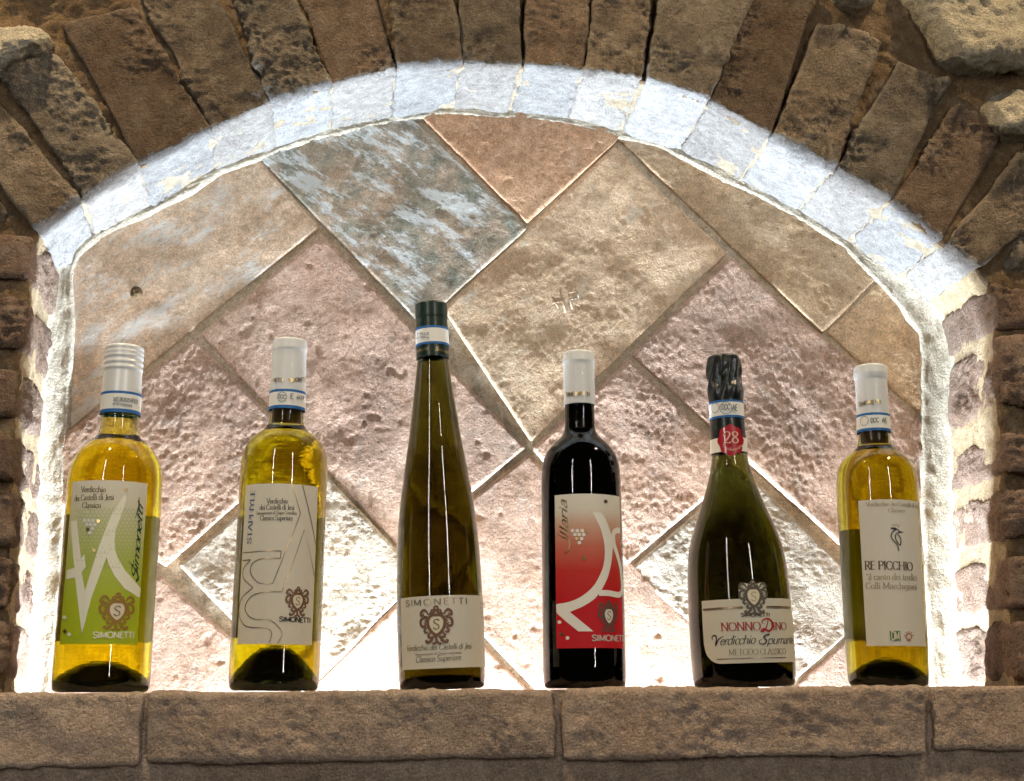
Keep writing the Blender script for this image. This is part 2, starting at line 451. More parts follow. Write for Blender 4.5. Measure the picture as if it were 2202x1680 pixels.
VOUS = [[(-95, 262), (-40, 175), (160, 425), (74, 484)],
        [(7, 150), (93, 88), (290, 352), (182, 414)],
        [(143, 43), (276, 22), (447, 280), (305, 345)],
        [(300, -30), (440, -40), (578, 220), (462, 272)],
        [(505, -40), (612, -40), (706, 182), (588, 214)],
        [(640, -60), (790, -60), (842, 146), (722, 180)],
        [(845, -60), (965, -60), (985, 137), (862, 146)],
        [(986, -60), (1112, -60), (1113, 140), (1001, 137)],
        [(1146, -60), (1265, -60), (1250, 155), (1135, 141)],
        [(1295, -60), (1400, -60), (1375, 168), (1266, 155)],
        [(1446, -60), (1625, -50), (1517, 214), (1397, 173)],
        [(1628, -20), (1745, -20), (1650, 287), (1532, 222)],
        [(1768, 48), (1880, 92), (1785, 358), (1668, 297)],
        [(1935, 127), (2036, 170), (1912, 422), (1803, 367)],
        [(2061, 226), (2158, 266), (2022, 510), (1930, 432)],
        [(2230, 305), (2310, 420), (2100, 570), (2038, 523)]]
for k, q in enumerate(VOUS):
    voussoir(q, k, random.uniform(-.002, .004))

# courses of the jambs
def jamb_brick(side, y1, y2, k, tilt=0.0, dark=None):
    fx = np.array(sorted([(y, x) for x, y in FRONT_PX if (x < 300) == (side < 0) and y > 420]))
    x1, x2 = np.interp(y1, fx[:, 0], fx[:, 1]), np.interp(y2, fx[:, 0], fx[:, 1])
    pt, pb_ = phi_of(x1, y1), phi_of(x2, y2)
    ft, fb = edge_pt(pt, 0.0), edge_pt(pb_, 0.0)
    bt, bb = edge_pt(pt, D + .004), edge_pt(pb_, D + .004)
    bt[2] += tilt; bb[2] += tilt
    ot, ob = ft + (side * .085, 0, tilt), fb + (side * .085, 0, tilt)
    j = np.array([0, -random.uniform(-.002, .004), 0])
    c8 = [[[fb + j, bb], [ft + j, bt]], [[ob + j, ob + (0, D, 0)], [ot + j, ot + (0, D, 0)]]]
    block('brick', c8, dark or BRICKS[k % 3], front_wall, res=0.0019, r=0.0045, disp=d_brick(200 + 11 * k + (side > 0) * 5, 1.25))
for k, (a, b) in enumerate([(505, 598), (640, 745), (792, 893), (938, 1030), (1062, 1165), (1200, 1305), (1338, 1450), (1480, 1600)]):
    jamb_brick(-1, a, b, k, 0.0, JAMB)
for k, (a, b) in enumerate([(612, 706), (726, 868), (935, 1014), (1055, 1155), (1200, 1302), (1338, 1455), (1490, 1600)]):
    jamb_brick(1, a, b, k + 1, 0.0, JAMB)

# rubble stones above the arch
def rubble(q, k, mat=RUBBLE, proud=.012):
    a, b, c, d = [np.array(at(x, y, -proud)) for x, y in q]
    if mat is RUBBLE: a[1] += .010; b[1] += .010; c[1] -= .014; d[1] -= .014       # broken faces that look upward
    dy = np.array([0, .07, 0])
    block('stone', [[[d, d + dy], [a, a + dy]], [[c, c + dy], [b, b + dy]]], mat, front_wall, res=.0024, r=.02,
          disp=lambda P, N: .004 * fbm(P, 22, 4, 300 + k) + .0018 * ridged(P, 80, 3, 310 + k))
rubble([(1925, -90), (2330, -120), (2330, 130), (2060, 140)], 0)
rubble([(2120, 185), (2330, 170), (2330, 290), (2160, 285)], 1)
rubble([(-140, 20), (85, 40), (110, 90), (-130, 180)], 2)
rubble([(1830, -120), (1900, -110), (1880, 18), (1790, -10)], 3)
rubble([(20, -150), (260, -140), (250, -25), (10, -40)], 4, BRICKS[1], .004)
rubble([(2215, 330), (2330, 300), (2330, 560), (2160, 590)], 5, BRICKS[1], .0)
rubble([(-120, 250), (-70, 300), (40, 470), (-100, 490)], 6, BRICKS[0], .0)

# ------------------------------------------------------------------ back wall
back_wall = empty('back_wall', (0, 0, 0))
tag(back_wall, 'back of the niche, old terracotta tiles laid on the diagonal', 'tiled wall', kind='structure')
xa, xb = at(-150, 1500, D).x, at(2330, 1500, D).x
za, zb = -.21, at(1050, 60, D).z
gx, gz = np.meshgrid(np.linspace(xa, xb, 300), np.linspace(za, zb, 210), indexing='ij')
rows = np.stack([gx, np.full_like(gx, D - .0024), gz], -1)
strip_mesh('mortar', rows, MORTAR_BACK, back_wall, lambda P, N: .0006 * fbm(P, 55, 4, 71) + .0003 * ridged(P, 300, 2, 75), flip=True)

def d_tile(seed, style):
    big, mid, fine, pit = {'smooth': (.0008, .00006, .00005, .0), 'worn': (.0010, .00007, .00010, .0002), 'pitted': (.0007, .00005, .00009, .0003),
                           'rough': (.0010, .00013, .00028, .0002)}[style]
    def f(P, N):
        patch = .35 + .65 * np.clip(fbm(P, 26, 2, seed + 9) + .55, 0, 1)
        d = big * fbm(P, 14, 3, seed) + (mid * ridged(P, 150, 2, seed + 2) + fine * ridged(P, 310, 2, seed + 4)) * patch
        if pit:
            d -= pit * np.clip(fbm(P, 90, 2, seed + 6) - .60, 0, 1) * 3
        return d
    return f
TILES = [([(535, 322), (684, 491), (60, 994), (-60, 650)], T_TAN, 'smooth', .0045),
         ([(700, 80), (1131, 490), (905, 697), (520, 303)], T_GREY, 'worn', .0046),
         ([(870, 215), (1390, 215), (1320, 306), (1134, 478)], T_RED, 'pitted', .0058),
         ([(1321, 318), (1560, 546), (1143, 948), (956, 664)], T_OCHRE, 'worn', .0046),
         ([(1296, 266), (1620, 240), (1905, 578), (1768, 714)], T_APRICOT, 'worn', .0050),
         ([(692, 504), (1130, 962), (862, 1178), (434, 719)], T_PINK, 'pitted', .0048),
         ([(420, 730), (644, 964), (356, 1218), (30, 1018)], T_ROUGH, 'rough', .0052),
         ([(386, 1215), (660, 980), (905, 1240), (655, 1492)], T_PALE, 'rough', .0048),
         ([(345, 1240), (640, 1500), (400, 1640), (-40, 1500)], T_ROUGH, 'pitted', .0045),
         ([(18, 1028), (335, 1230), (-30, 1480), (-60, 1200)], T_PINK, 'pitted', .004),
         ([(1138, 978), (1640, 1500), (1300, 1640), (872, 1188)], T_ROUGH, 'pitted', .0042),
         ([(1355, 775), (1588, 1006), (1348, 1214), (1150, 965)], T_PINK, 'rough', .005),
         ([(1356, 1226), (1604, 1016), (1900, 1300), (1660, 1500)], T_PALE, 'rough', .0045),
         ([(1572, 555), (2010, 932), (1838, 1198), (1362, 765)], T_ROUGH, 'rough', .0052),
         ([(1780, 716), (1912, 586), (2130, 740), (2015, 918)], T_APRICOT, 'rough', .0040),
         ([(1846, 1200), (2018, 950), (2150, 1300), (1915, 1320)], T_PINK, 'rough', .0035),
         ([(1905, 1310), (2140, 1310), (2120, 1640), (1670, 1510)], T_ROUGH, 'pitted', .004),
         ([(650, 1500), (900, 1252), (1290, 1640), (700, 1640)], T_PINK, 'pitted', .0038)]
for k, (q, mat, style, proud) in enumerate(TILES):
    mx, my = sum(p[0] for p in q) / 4, sum(p[1] for p in q) / 4
    def grow(x, y):
        l = math.hypot(x - mx, y - my); return x + (x - mx) / l * 3, y + (y - my) / l * 3
    a, b, c, d = [np.array(at(*grow(x, y), D - proud)) for x, y in q]
    tl = [random.uniform(-.0008, .0008) for _ in range(4)]
    for p, t in zip((a, b, c, d), tl): p[1] += t
    dy = np.array([0, .016, 0])
    block('tile', [[[d, d + dy], [a, a + dy]], [[c, c + dy], [b, b + dy]]], mat, back_wall, res=.0017, r=.0022, disp=d_tile(500 + 13 * k, style))

# maker's stamp on the middle tile and the plug in the left one
def relief(name, strokes, w, h, mat, parent, Y):
    V, F = [], []
    for st in strokes:
        P = [np.array(at(x, y, Y)) for x, y in st]
        for a, b in zip(P[:-1], P[1:]):
            t = (b - a) / np.linalg.norm(b - a); n_ = np.array([-t[2], 0, t[0]]) * w / 2; k0 = len(V)
            for p in (a - t * w * .4, b + t * w * .4):
                V += [p + n_, p + n_ * .5 + (0, -h, 0), p - n_ * .5 + (0, -h, 0), p - n_]
            F += [(k0 + i, k0 + 4 + i, k0 + 5 + i, k0 + 1 + i) for i in range(3)] + [(k0, k0 + 1, k0 + 2, k0 + 3), (k0 + 7, k0 + 6, k0 + 5, k0 + 4)]
    return mesh_obj(name, V, F, mat, parent)
tiles = [o for o in back_wall.children if o.name.startswith('tile')]
relief('stamp', [[(1188, 640), (1200, 662)], [(1204, 626), (1216, 672)], [(1190, 652), (1212, 646)], [(1222, 630), (1230, 664)], [(1222, 630), (1240, 626), (1244, 640), (1226, 646)], [(1228, 648), (1246, 658)]],
       .0014, .0002, T_OCHRE, tiles[3], D - .0045)
pc = at(293, 630, D - .0045); e_ = .0055
block('plug', [[[np.array((pc.x - e_, pc.y - .004, pc.z - e_)), np.array((pc.x - e_, pc.y + .006, pc.z - e_))], [np.array((pc.x - e_, pc.y - .004, pc.z + e_)), np.array((pc.x - e_, pc.y + .006, pc.z + e_))]],
               [[np.array((pc.x + e_, pc.y - .004, pc.z - e_)), np.array((pc.x + e_, pc.y + .006, pc.z - e_))], [np.array((pc.x + e_, pc.y - .004, pc.z + e_)), np.array((pc.x + e_, pc.y + .006, pc.z + e_))]]],
      MORTAR_FRONT, tiles[0], res=.0008, r=.0042, disp=lambda P, N: .0008 * fbm(P, 250, 2, 44))

# mortar bead where the reveal meets the back wall
def bead(name):
    rows = []
    for ph in np.linspace(PB[0, 0] - .01, PB[-1, 0] + .01, 620):
        e = edge_pt(ph, D, .004)
        inw = np.array([CX - e[0], 0, CZ - e[2]]); inw /= np.linalg.norm(inw)
        side = min(1.0, max(0.0, (abs(ph) - .95) / .2))
        if ph > 0: w = .0060 + .0190 * side
        else: w = .0045 + .0160 * side
        e2 = edge_pt(ph, D - (.007 + .012 * side), .0025)
        col = []
        far = e + inw * (w + .004) + np.array([0, -.0062, 0])
        mid = e + np.array([0, -.0062, 0])
        for t in np.linspace(0, 1, 24):
            a = t * math.pi / 2
            col.append(e2 * (1 - math.sin(a)) + far * (1 - math.cos(a)) + mid * (math.sin(a) + math.cos(a) - 1))
        col.append(far + inw * .0030 + np.array([0, .0014, 0])); col.append(far + inw * .0065 + np.array([0, .0060, 0]))
        rows.append(col)
    return strip_mesh(name, np.array(rows), BEAD, front_wall,
                      lambda P, N: .0007 * fbm(P, 60, 4, 91) + .0003 * ridged(P * np.array([1, 1, .35]), 380, 2, 95), flip=False)
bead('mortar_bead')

# ------------------------------------------------------------------ ledge
ledge = empty('ledge', (0, YL, 0))
tag(ledge, 'worn stone ledge of the niche that carries the bottles', 'ledge', kind='structure')
LBK = .0665        # the slabs stop short of the tiled wall; the gap holds the light strip
def d_ledge(seed):
    def f(P, N):
        top = np.clip(N[:, 2], 0, 1)
        a = .0016 * fbm(P, 24, 3, seed) + (.0007 * ridged(P, 110, 2, seed + 2) + .0006 * ridged(P, 240, 2, seed + 4)) * (.3 + .9 * np.clip(fbm(P, 30, 2, seed + 7) + .5, 0, 1))
        flat = np.clip((P[:, 1] - (YL + .006)) / .01, 0, 1) * (top > .5)
        return a * (1 - .93 * flat) - .0004 * flat
    return f
for k, (x0, x1, hb) in enumerate([(-160, 308, .0535), (320, 1190, .051), (1213, 1986, .0525), (2004, 2380, .0495)]):
    X0, X1 = at(x0, 1480, YL).x, at(x1, 1480, YL).x
    dpt = YL + random.uniform(-.001, .002)
    c8 = [[[(X0, dpt, -hb), (X0, LBK, -hb)], [(X0, dpt, 0), (X0, LBK, 0)]],
          [[(X1, dpt, -hb), (X1, LBK, -hb)], [(X1, dpt, 0), (X1, LBK, 0)]]]
    b = block('slab', c8, LEDGE[k % 2], None, res=.0021, r=.004, disp=d_ledge(700 + 9 * k))
    b.parent = ledge; b.matrix_parent_inverse = Matrix.Translation((0, -YL, 0))
X0, X1 = at(-160, 1480, YL).x, at(2380, 1480, YL).x
gx, gz = np.meshgrid(np.linspace(X0, X1, 500), np.linspace(-.21, -.001, 60), indexing='ij')
b = strip_mesh('mortar', np.stack([gx, np.full_like(gx, YL + .006), gz], -1), LEDGE[0], None,
               lambda P, N: .0016 * fbm(P, 60, 4, 5), flip=True)
b.parent = ledge; b.matrix_parent_inverse = Matrix.Translation((0, -YL, 0))

v = [(x, y, z) for x in (X0, X1) for y in (YL + .012, D + .03) for z in (-.225, -.2045)]
b = mesh_obj('bed', v, [(0, 1, 3, 2), (4, 6, 7, 5), (0, 4, 5, 1), (2, 3, 7, 6), (0, 2, 6, 4), (1, 5, 7, 3)], MORTAR_INNER, None, smooth=False)
b.parent = ledge; b.matrix_parent_inverse = Matrix.Translation((0, -YL, 0))

# wall below the ledge
lower = empty('lower_wall', (0, -.004, -.3))
tag(lower, 'smeared brick wall below the stone ledge', 'brick wall', kind='structure')
inv = Matrix.Translation((0, .004, .3))
gx, gz = np.meshgrid(np.linspace(X0, X1, 520), np.linspace(-.16, -.035, 70), indexing='ij')
b = strip_mesh('mortar', np.stack([gx, np.full_like(gx, -.005), gz], -1), LOWER, None, lambda P, N: .0020 * fbm(P, 40, 4, 15) + .0006 * ridged(P, 220, 2, 17), flip=True)
b.parent = lower; b.matrix_parent_inverse = inv
for k, (x0, x1) in enumerate([(-130, 706), (752, 1548), (1590, 2360)]):
    p0, p1 = at(x0, 1657, -.008), at(x1, 1657, -.008)
    z0 = p0.z - random.uniform(-.001, .002)
    c8 = [[[(p0.x, -.0075, z0 - .05), (p0.x, .02, z0 - .05)], [(p0.x, -.0075, z0), (p0.x, .02, z0)]],
          [[(p1.x, -.0075, z0 - .05), (p1.x, .02, z0 - .05)], [(p1.x, -.0075, z0), (p1.x, .02, z0)]]]
    b = block('brick', c8, LOWER, None, res=.0026, r=.004, disp=d_brick(800 + k, .7))
    b.parent = lower; b.matrix_parent_inverse = inv

# ------------------------------------------------------------------ LED strip behind the bottles
LX0, LX1 = at(215, 1478, D - .026).x, at(1885, 1474, D - .026).x
strip = empty('light_strip', ((LX0 + LX1) / 2, D - .026, -.204))
tag(strip, 'cold white light strip lying along the foot of the tiled wall behind the bottles', 'light strip')
mled, nt, b_, out_ = new_mat('led_glow')
b_.inputs['Base Color'].default_value = (.8, .8, .8, 1)
b_.inputs['Emission Color'].default_value = (.74, .87, 1.0, 1); b_.inputs['Emission Strength'].default_value = LED_STRENGTH
ALU = plain('aluminium', (.7, .7, .72), .35, 1.0)
hw = (LX1 - LX0) / 2
def box(name, lo, hi, mat, parent):
    v = [(x, y, z) for x in (lo[0], hi[0]) for y in (lo[1], hi[1]) for z in (lo[2], hi[2])]
    f = [(0, 1, 3, 2), (4, 6, 7, 5), (0, 4, 5, 1), (2, 3, 7, 6), (0, 2, 6, 4), (1, 5, 7, 3)]
    return mesh_obj(name, v, f, mat, parent, smooth=False)
box('channel', (-hw - .002, -.0065, .0002), (hw + .002, .0065, .0024), ALU, strip)
n = 10
v, f = [], []
for sx in (-hw, hw):
    for k in range(n + 1):
        a = math.pi * k / n
        v.append((sx, -.0055 * math.cos(a), .0025 + .0045 * math.sin(a)))
for k in range(n):
    f.append((k, k + 1, n + 1 + k + 1, n + 1 + k))
mesh_obj('diffuser', v, f, mled, strip)

# ------------------------------------------------------------------ stroke lettering
GLYPH = {
 'S': (.62, ['s .55,.80 .45,.96 .28,1 .1,.92 .06,.75 .16,.6 .42,.46 .55,.3 .5,.1 .32,0 .14,.03 .04,.2']),
 'I': (.30, ['l .15,0 .15,1']),
 'M': (.94, ['l .12,0 .12,1', 'l .12,1 .47,.1', 'l .47,.1 .82,1', 'l .82,1 .82,0']),
 'O': (.86, ['s .43,1 .22,.93 .08,.72 .06,.5 .08,.28 .22,.07 .43,0 .64,.07 .78,.28 .8,.5 .78,.72 .64,.93 .43,1']),
 'N': (.82, ['l .12,0 .12,1', 'l .12,1 .7,0', 'l .7,0 .7,1']),
 'E': (.64, ['l .12,0 .12,1', 'l .12,1 .56,1', 'l .12,.52 .5,.52', 'l .12,0 .58,0']),
 'T': (.66, ['l .33,0 .33,1', 'l .03,1 .63,1']),
 'V': (.74, ['l .05,1 .37,0', 'l .37,0 .69,1']),
 'D': (.80, ['l .12,0 .12,1', 's .12,1 .4,1 .64,.85 .72,.5 .64,.15 .4,0 .12,0']),
 'C': (.74, ['s .67,.8 .56,.95 .41,1 .2,.92 .07,.7 .05,.5 .07,.3 .2,.08 .41,0 .57,.05 .69,.2']),
 'J': (.40, ['s .26,1 .26,.6 .26,.2 .2,-.08 .02,-.16']),
 'R': (.70, ['l .12,0 .12,1', 's .12,1 .38,1 .55,.9 .58,.74 .5,.57 .34,.5 .12,.5', 'l .34,.5 .68,0']),
 'P': (.64, ['l .12,0 .12,1', 's .12,1 .38,1 .56,.9 .59,.72 .5,.54 .34,.47 .12,.47']),
 'H': (.84, ['l .12,0 .12,1', 'l .72,0 .72,1', 'l .12,.52 .72,.52']),
 'L': (.60, ['l .12,0 .12,1', 'l .12,0 .56,0']),
 'A': (.76, ['l .04,0 .38,1', 'l .38,1 .72,0', 'l .17,.36 .59,.36']),
 'Y': (.70, ['l .04,1 .35,.5', 'l .66,1 .35,.5', 'l .35,.5 .35,0']),
 'B': (.66, ['l .12,0 .12,1', 's .12,1 .36,1 .52,.9 .52,.7 .36,.54 .12,.53', 's .12,.53 .4,.52 .58,.4 .58,.16 .4,0 .12,0']),
 'Z': (.66, ['l .06,1 .6,1', 'l .6,1 .06,0', 'l .06,0 .6,0']),
 'X': (.66, ['l .06,1 .6,0', 'l .6,1 .06,0']),
 'a': (.50, ['s .1,.48 .2,.6 .33,.57 .39,.44 .39,.12 .47,.02', 's .39,.36 .2,.31 .09,.2 .1,.05 .22,0 .39,.14']),
 'c': (.46, ['s .41,.48 .31,.6 .18,.57 .07,.42 .07,.2 .17,.03 .29,0 .43,.12']),
 'd': (.56, ['l .45,0 .45,1', 's .45,.5 .32,.6 .16,.57 .06,.38 .07,.16 .18,.01 .32,.02 .45,.14']),
 'e': (.49, ['s .07,.33 .24,.34 .42,.34 .39,.5 .26,.6 .13,.54 .06,.36 .08,.14 .2,.01 .33,.03 .44,.15']),
 'g': (.54, ['s .44,.5 .32,.6 .16,.57 .06,.38 .07,.16 .18,.02 .32,.03 .44,.14', 's .45,.6 .45,.2 .44,-.1 .36,-.26 .2,-.3 .07,-.22']),
 'h': (.56, ['l .1,0 .1,1', 's .1,.42 .2,.55 .34,.6 .44,.5 .46,.3 .46,0']),
 'i': (.26, ['l .13,0 .13,.6', 'l .13,.77 .13,.88']),
 'l': (.26, ['l .13,0 .13,1']),
 'm': (.84, ['l .1,0 .1,.6', 's .1,.42 .2,.56 .3,.6 .4,.5 .42,.3 .42,0', 's .42,.42 .52,.56 .62,.6 .72,.5 .74,.3 .74,0']),
 'n': (.56, ['l .1,0 .1,.6', 's .1,.42 .2,.55 .34,.6 .44,.5 .46,.3 .46,0']),
 'o': (.54, ['s .27,.6 .12,.52 .06,.3 .12,.08 .27,0 .42,.08 .48,.3 .42,.52 .27,.6']),
 'p': (.56, ['l .1,-.3 .1,.6', 's .1,.46 .22,.58 .36,.58 .48,.42 .48,.2 .38,.03 .24,.01 .1,.12']),
 'r': (.38, ['l .1,0 .1,.6', 's .1,.38 .18,.53 .28,.6 .37,.55']),
 's': (.42, ['s .37,.5 .26,.6 .12,.56 .08,.44 .2,.33 .34,.24 .35,.1 .22,0 .06,.08']),
 't': (.36, ['s .15,.8 .15,.5 .15,.15 .2,.02 .34,.06', 'l .03,.58 .32,.58']),
 'u': (.56, ['s .1,.6 .1,.3 .13,.08 .25,0 .38,.06 .46,.2', 'l .46,.6 .46,0']),
 'v': (.50, ['l .04,.6 .25,0', 'l .25,0 .46,.6']),
 'z': (.46, ['l .06,.58 .4,.58', 'l .4,.58 .06,.02', 'l .06,.02 .42,.02']),
 '2': (.58, ['s .07,.72 .12,.92 .28,1 .45,.92 .47,.72 .34,.42 .06,.04 .2,.06 .36,.02 .46,0 .54,.12']),
 '8': (.60, ['s .3,1 .14,.92 .12,.74 .3,.54 .48,.36 .5,.14 .3,0 .1,.14 .12,.36 .3,.54 .48,.74 .46,.92 .3,1']),
 '0': (.58, ['s .29,1 .12,.85 .07,.5 .12,.15 .29,0 .46,.15 .51,.5 .46,.85 .29,1']),
 '5': (.58, ['l .14,1 .48,1', 's .14,1 .12,.55 .3,.62 .48,.5 .5,.25 .36,.03 .2,0 .06,.1']),
 '9': (.58, ['s .47,.7 .3,.45 .12,.55 .1,.82 .28,1 .46,.88 .49,.6 .42,.2 .2,0']),
 '3': (.56, ['s .08,.88 .25,1 .44,.88 .42,.65 .22,.54 .46,.42 .48,.15 .28,0 .06,.12']),
 '1': (.44, ['l .1,.8 .26,1', 'l .26,1 .26,0']),
 '7': (.54, ['l .06,1 .5,1', 'l .5,1 .2,0']),
 '"': (.3, ['l .08,1 .08,.8', 'l .2,1 .2,.8']),
 ' ': (.30, []),
}
def catmull(pts, k=6):
    if len(pts) < 3: return pts
    P = [np.array(p, float) for p in pts]
    closed = np.linalg.norm(P[0] - P[-1]) < 1e-6
    out = []
    for i in range(len(P) - 1):
        a = P[i - 1] if i > 0 else (P[-2] if closed else 2 * P[0] - P[1])
        d = P[i + 2] if i + 2 < len(P) else (P[1] if closed else 2 * P[-1] - P[-2])
        b, c = P[i], P[i + 1]
        for j in range(k):
            t = j / k
            out.append(.5 * ((2 * b) + (-a + c) * t + (2 * a - 5 * b + 4 * c - d) * t * t + (-a + 3 * b - 3 * c + d) * t ** 3))
    out.append(P[-1])
    return out

def ribbon(pts, w, thin=None, nib=0.0, taper=False):
    """flat ribbon along pts; width w where the stroke crosses the nib direction, thin along it -> list of quads (4x2)"""
    P = [np.array(p, float) for p in pts]
    N = []
    for i in range(len(P)):
        t = P[min(i + 1, len(P) - 1)] - P[max(i - 1, 0)]
        l = np.linalg.norm(t); t = t / l if l > 0 else np.array([1., 0])
        ww = w
        if thin is not None:
            ww = thin + (w - thin) * abs(t[0] * math.sin(nib) - t[1] * math.cos(nib))
        if taper:
            e = min(i, len(P) - 1 - i) / max(1, (len(P) - 1) / 2)
            ww *= .35 + .65 * min(1, e * 1.6)
        N.append(np.array([-t[1], t[0]]) * ww / 2)
    return [[P[i] + N[i], P[i] - N[i], P[i + 1] - N[i + 1], P[i + 1] + N[i + 1]] for i in range(len(P) - 1)]

def text_shapes(s, style):
    """unit-height text -> (quads, width)"""
    quads, x = [], 0.0
    slant = {'script': .32, 'italic': .2}.get(style, 0.0)
    w, thin = {'serif': (.125, .045), 'serifbold': (.155, .055), 'sans': (.19, .19), 'wide': (.11, .11), 'script': (.10, .04), 'italic': (.095, .06), 'brush': (.13, .05), 'light': (.075, .05)}[style]
    nib = .5 if style in ('script', 'italic', 'brush') else 0.0
    if style == 'brush': slant = .42
    for ch in s:
        adv, strokes = GLYPH.get(ch, GLYPH[' '])
        for st in strokes:
            kind, pts = st[0], [tuple(map(float, q.split(','))) for q in st[2:].split()]
            serif = []
            if style.startswith('serif') and kind == 'l':
                for p, o in ((pts[0], pts[1]), (pts[-1], pts[-2])):
                    if abs(o[1] - p[1]) > .35 and (p[1] in (0, 1) or abs(p[1] + .3) < .01):
                        serif.append([(p[0] - .13, p[1]), (p[0] + .13, p[1])])
            if kind == 's': pts = catmull(pts, 4)
            for poly, ww in [(pts, w)] + [(q, thin * 1.1) for q in serif]:
                poly = [(x + px + slant * py, py) for px, py in poly]
                quads += ribbon(poly, ww, thin if ww == w else None, nib)
        x += adv * (1.25 if style == 'wide' else .92 if style in ('script', 'brush') else 1.0)
    return quads, x

# ------------------------------------------------------------------ bottles
class Bottle:
    def __init__(self, crop, outline, base, cap_n):
        """outline: (y, left, right) rows read off the crop, top to bottom; the first cap_n rows are the capsule"""
        self.crop = crop
        ox, oy, s = CROPS[crop]
        bx, by = cp(crop, (outline[-3][1] + outline[-3][2]) / 2, base)
        self.X = at(bx, by, YB).x
        z0 = at(bx, by, YB).z
        pr = []
        for y, l, r in outline:
            px, py = cp(crop, (l + r) / 2, y)
            p = at(px, py, YB)
            depth = (p - CAM).dot(fwd)
            dirx = (Vector((self.X, YB, 0)) - Vector((CAM.x, CAM.y, 0))).normalized()
            lat = Vector((dirx.y, -dirx.x, 0))
            per_px = depth / FPX / abs(lat.dot(cam_right))
            pr.append((p.z - z0, (r - l) / 2 / s * PW / 2412 * per_px))
        y0 = outline[0][0]
        rt = max(r for z, r in pr[:3])
        zt = at(*cp(crop, (outline[0][1] + outline[0][2]) / 2, y0), YB - rt).z - z0 - .0015
        self.cap = [(zt, rt)] + [(z, r) for z, r in pr[2:cap_n] if z < zt - .002]; self.glass = pr[cap_n:]
        xt = at(*cp(crop, (outline[3][1] + outline[3][2]) / 2, outline[3][0]), YB).x
        self.lean = math.degrees(math.atan((xt - self.X) / zt))
        self.R = np.median([r for z, r in self.glass[-8:-3]])
        self.obj = empty('wine_bottle', (self.X, YB, 0))
        self.obj.rotation_euler.y = math.radians(self.lean * .9)      # none of them stands quite plumb on the old stone
        self.inv = self.obj.rotation_euler.to_matrix().inverted()
        self.k = 0

    def rad(self, z):
        g = sorted(self.glass + self.cap)
        return float(np.interp(z, [a for a, _ in g], [b for _, b in g]))

    def uv(self, crop, x, y, R=None):
        """pixel of a crop -> (angle, height) on this bottle"""
        R = R or self.R
        px, py = cp(crop, x, y)
        d = self.inv @ ray(px, py); o = self.inv @ (CAM - Vector((self.X, YB, 0)))
        a = d.x ** 2 + d.y ** 2; b = 2 * (o.x * d.x + o.y * d.y); c = o.x ** 2 + o.y ** 2 - R * R
        disc = b * b - 4 * a * c
        t = (-b - math.sqrt(max(disc, 0))) / (2 * a)
        p = o + d * t
        return math.atan2(p.x, -p.y), p.z

    def wrap(self, name, polys, mat, parent, R, off=.0004, step=.0022, lift=0.0, fixed_r=None):
        """polys in (arc length, height) metres -> thin mesh lying on the glass"""
        bm = bmesh.new()
        for k, pl in enumerate(polys):
            vs_ = [bm.verts.new((p[0], off + lift + (k % 40) * 1.5e-6, p[1])) for p in pl]
            if len(vs_) > 4:
                for t in tessellate_polygon([[Vector((p[0], p[1], 0)) for p in pl]]):
                    try: bm.faces.new([vs_[i] for i in t])
                    except ValueError: pass
            else:
                try: bm.faces.new(vs_)
                except ValueError: pass
        xs = [v.co.x for v in bm.verts]
        for s in np.arange(math.floor(min(xs) / step) * step, max(xs) + step, step):
            bmesh.ops.bisect_plane(bm, geom=bm.verts[:] + bm.edges[:] + bm.faces[:], plane_co=(s, 0, 0), plane_no=(1, 0, 0), dist=1e-7)
        for v in bm.verts:
            a = v.co.x / R; r = (fixed_r or self.rad(v.co.z)) + v.co.y
            v.co = Vector((r * math.sin(a), -r * math.cos(a), v.co.z))
        bm.normal_update()
        for f in bm.faces:
            c = f.calc_center_median()
            if f.normal.x * c.x + f.normal.y * c.y < 0: f.normal_flip()
        me = bpy.data.meshes.new(name); bm.to_mesh(me); bm.free()
        me.materials.append(mat)
        return link(bpy.data.objects.new(name, me), parent)

    def pts(self, crop, pl, R=None):
        R = R or self.R
        return [(self.uv(crop, x, y, R)[0] * R, self.uv(crop, x, y, R)[1]) for x, y in pl]

    def poly(self, name, crop, polys, mat, parent, lift=0.0, R=None, fixed_r=None):
        R = R or self.R
        return self.wrap(name, [self.pts(crop, pl, R) for pl in polys], mat, parent, R, lift=lift, fixed_r=fixed_r)

    def stroke(self, name, crop, strokes, w, mat, parent, lift=0.0, smooth=False, taper=False, R=None):
        R = R or self.R
        q = []
        for st in strokes:
            st = catmull(st, 6) if smooth else st
            q += ribbon(self.pts(crop, st, R), w, taper=taper)
        return self.wrap(name, q, mat, parent, R, lift=lift)

    def text(self, s, crop, A, B, cap, style, mat, parent, R=None, name='lettering', lift=0.0001, fixed_r=None, height=None):
        R = R or self.R
        quads, wdt = text_shapes(s, style)
        a, b = [np.array(p) for p in self.pts(crop, [A, B], R)]
        e = b - a; L = np.linalg.norm(e); e = e / L; n = np.array([-e[1], e[0]])
        ox, oy, sc = CROPS[crop]
        h = height or cap / sc * PW / 2412 * (Vector((self.X, YB, .1)) - CAM).length / FPX
        polys = [[a + e * (p[0] * L / wdt) + n * (p[1] * h) for p in q] for q in quads]
        return self.wrap(name, polys, mat, parent, R, lift=lift, fixed_r=fixed_r)

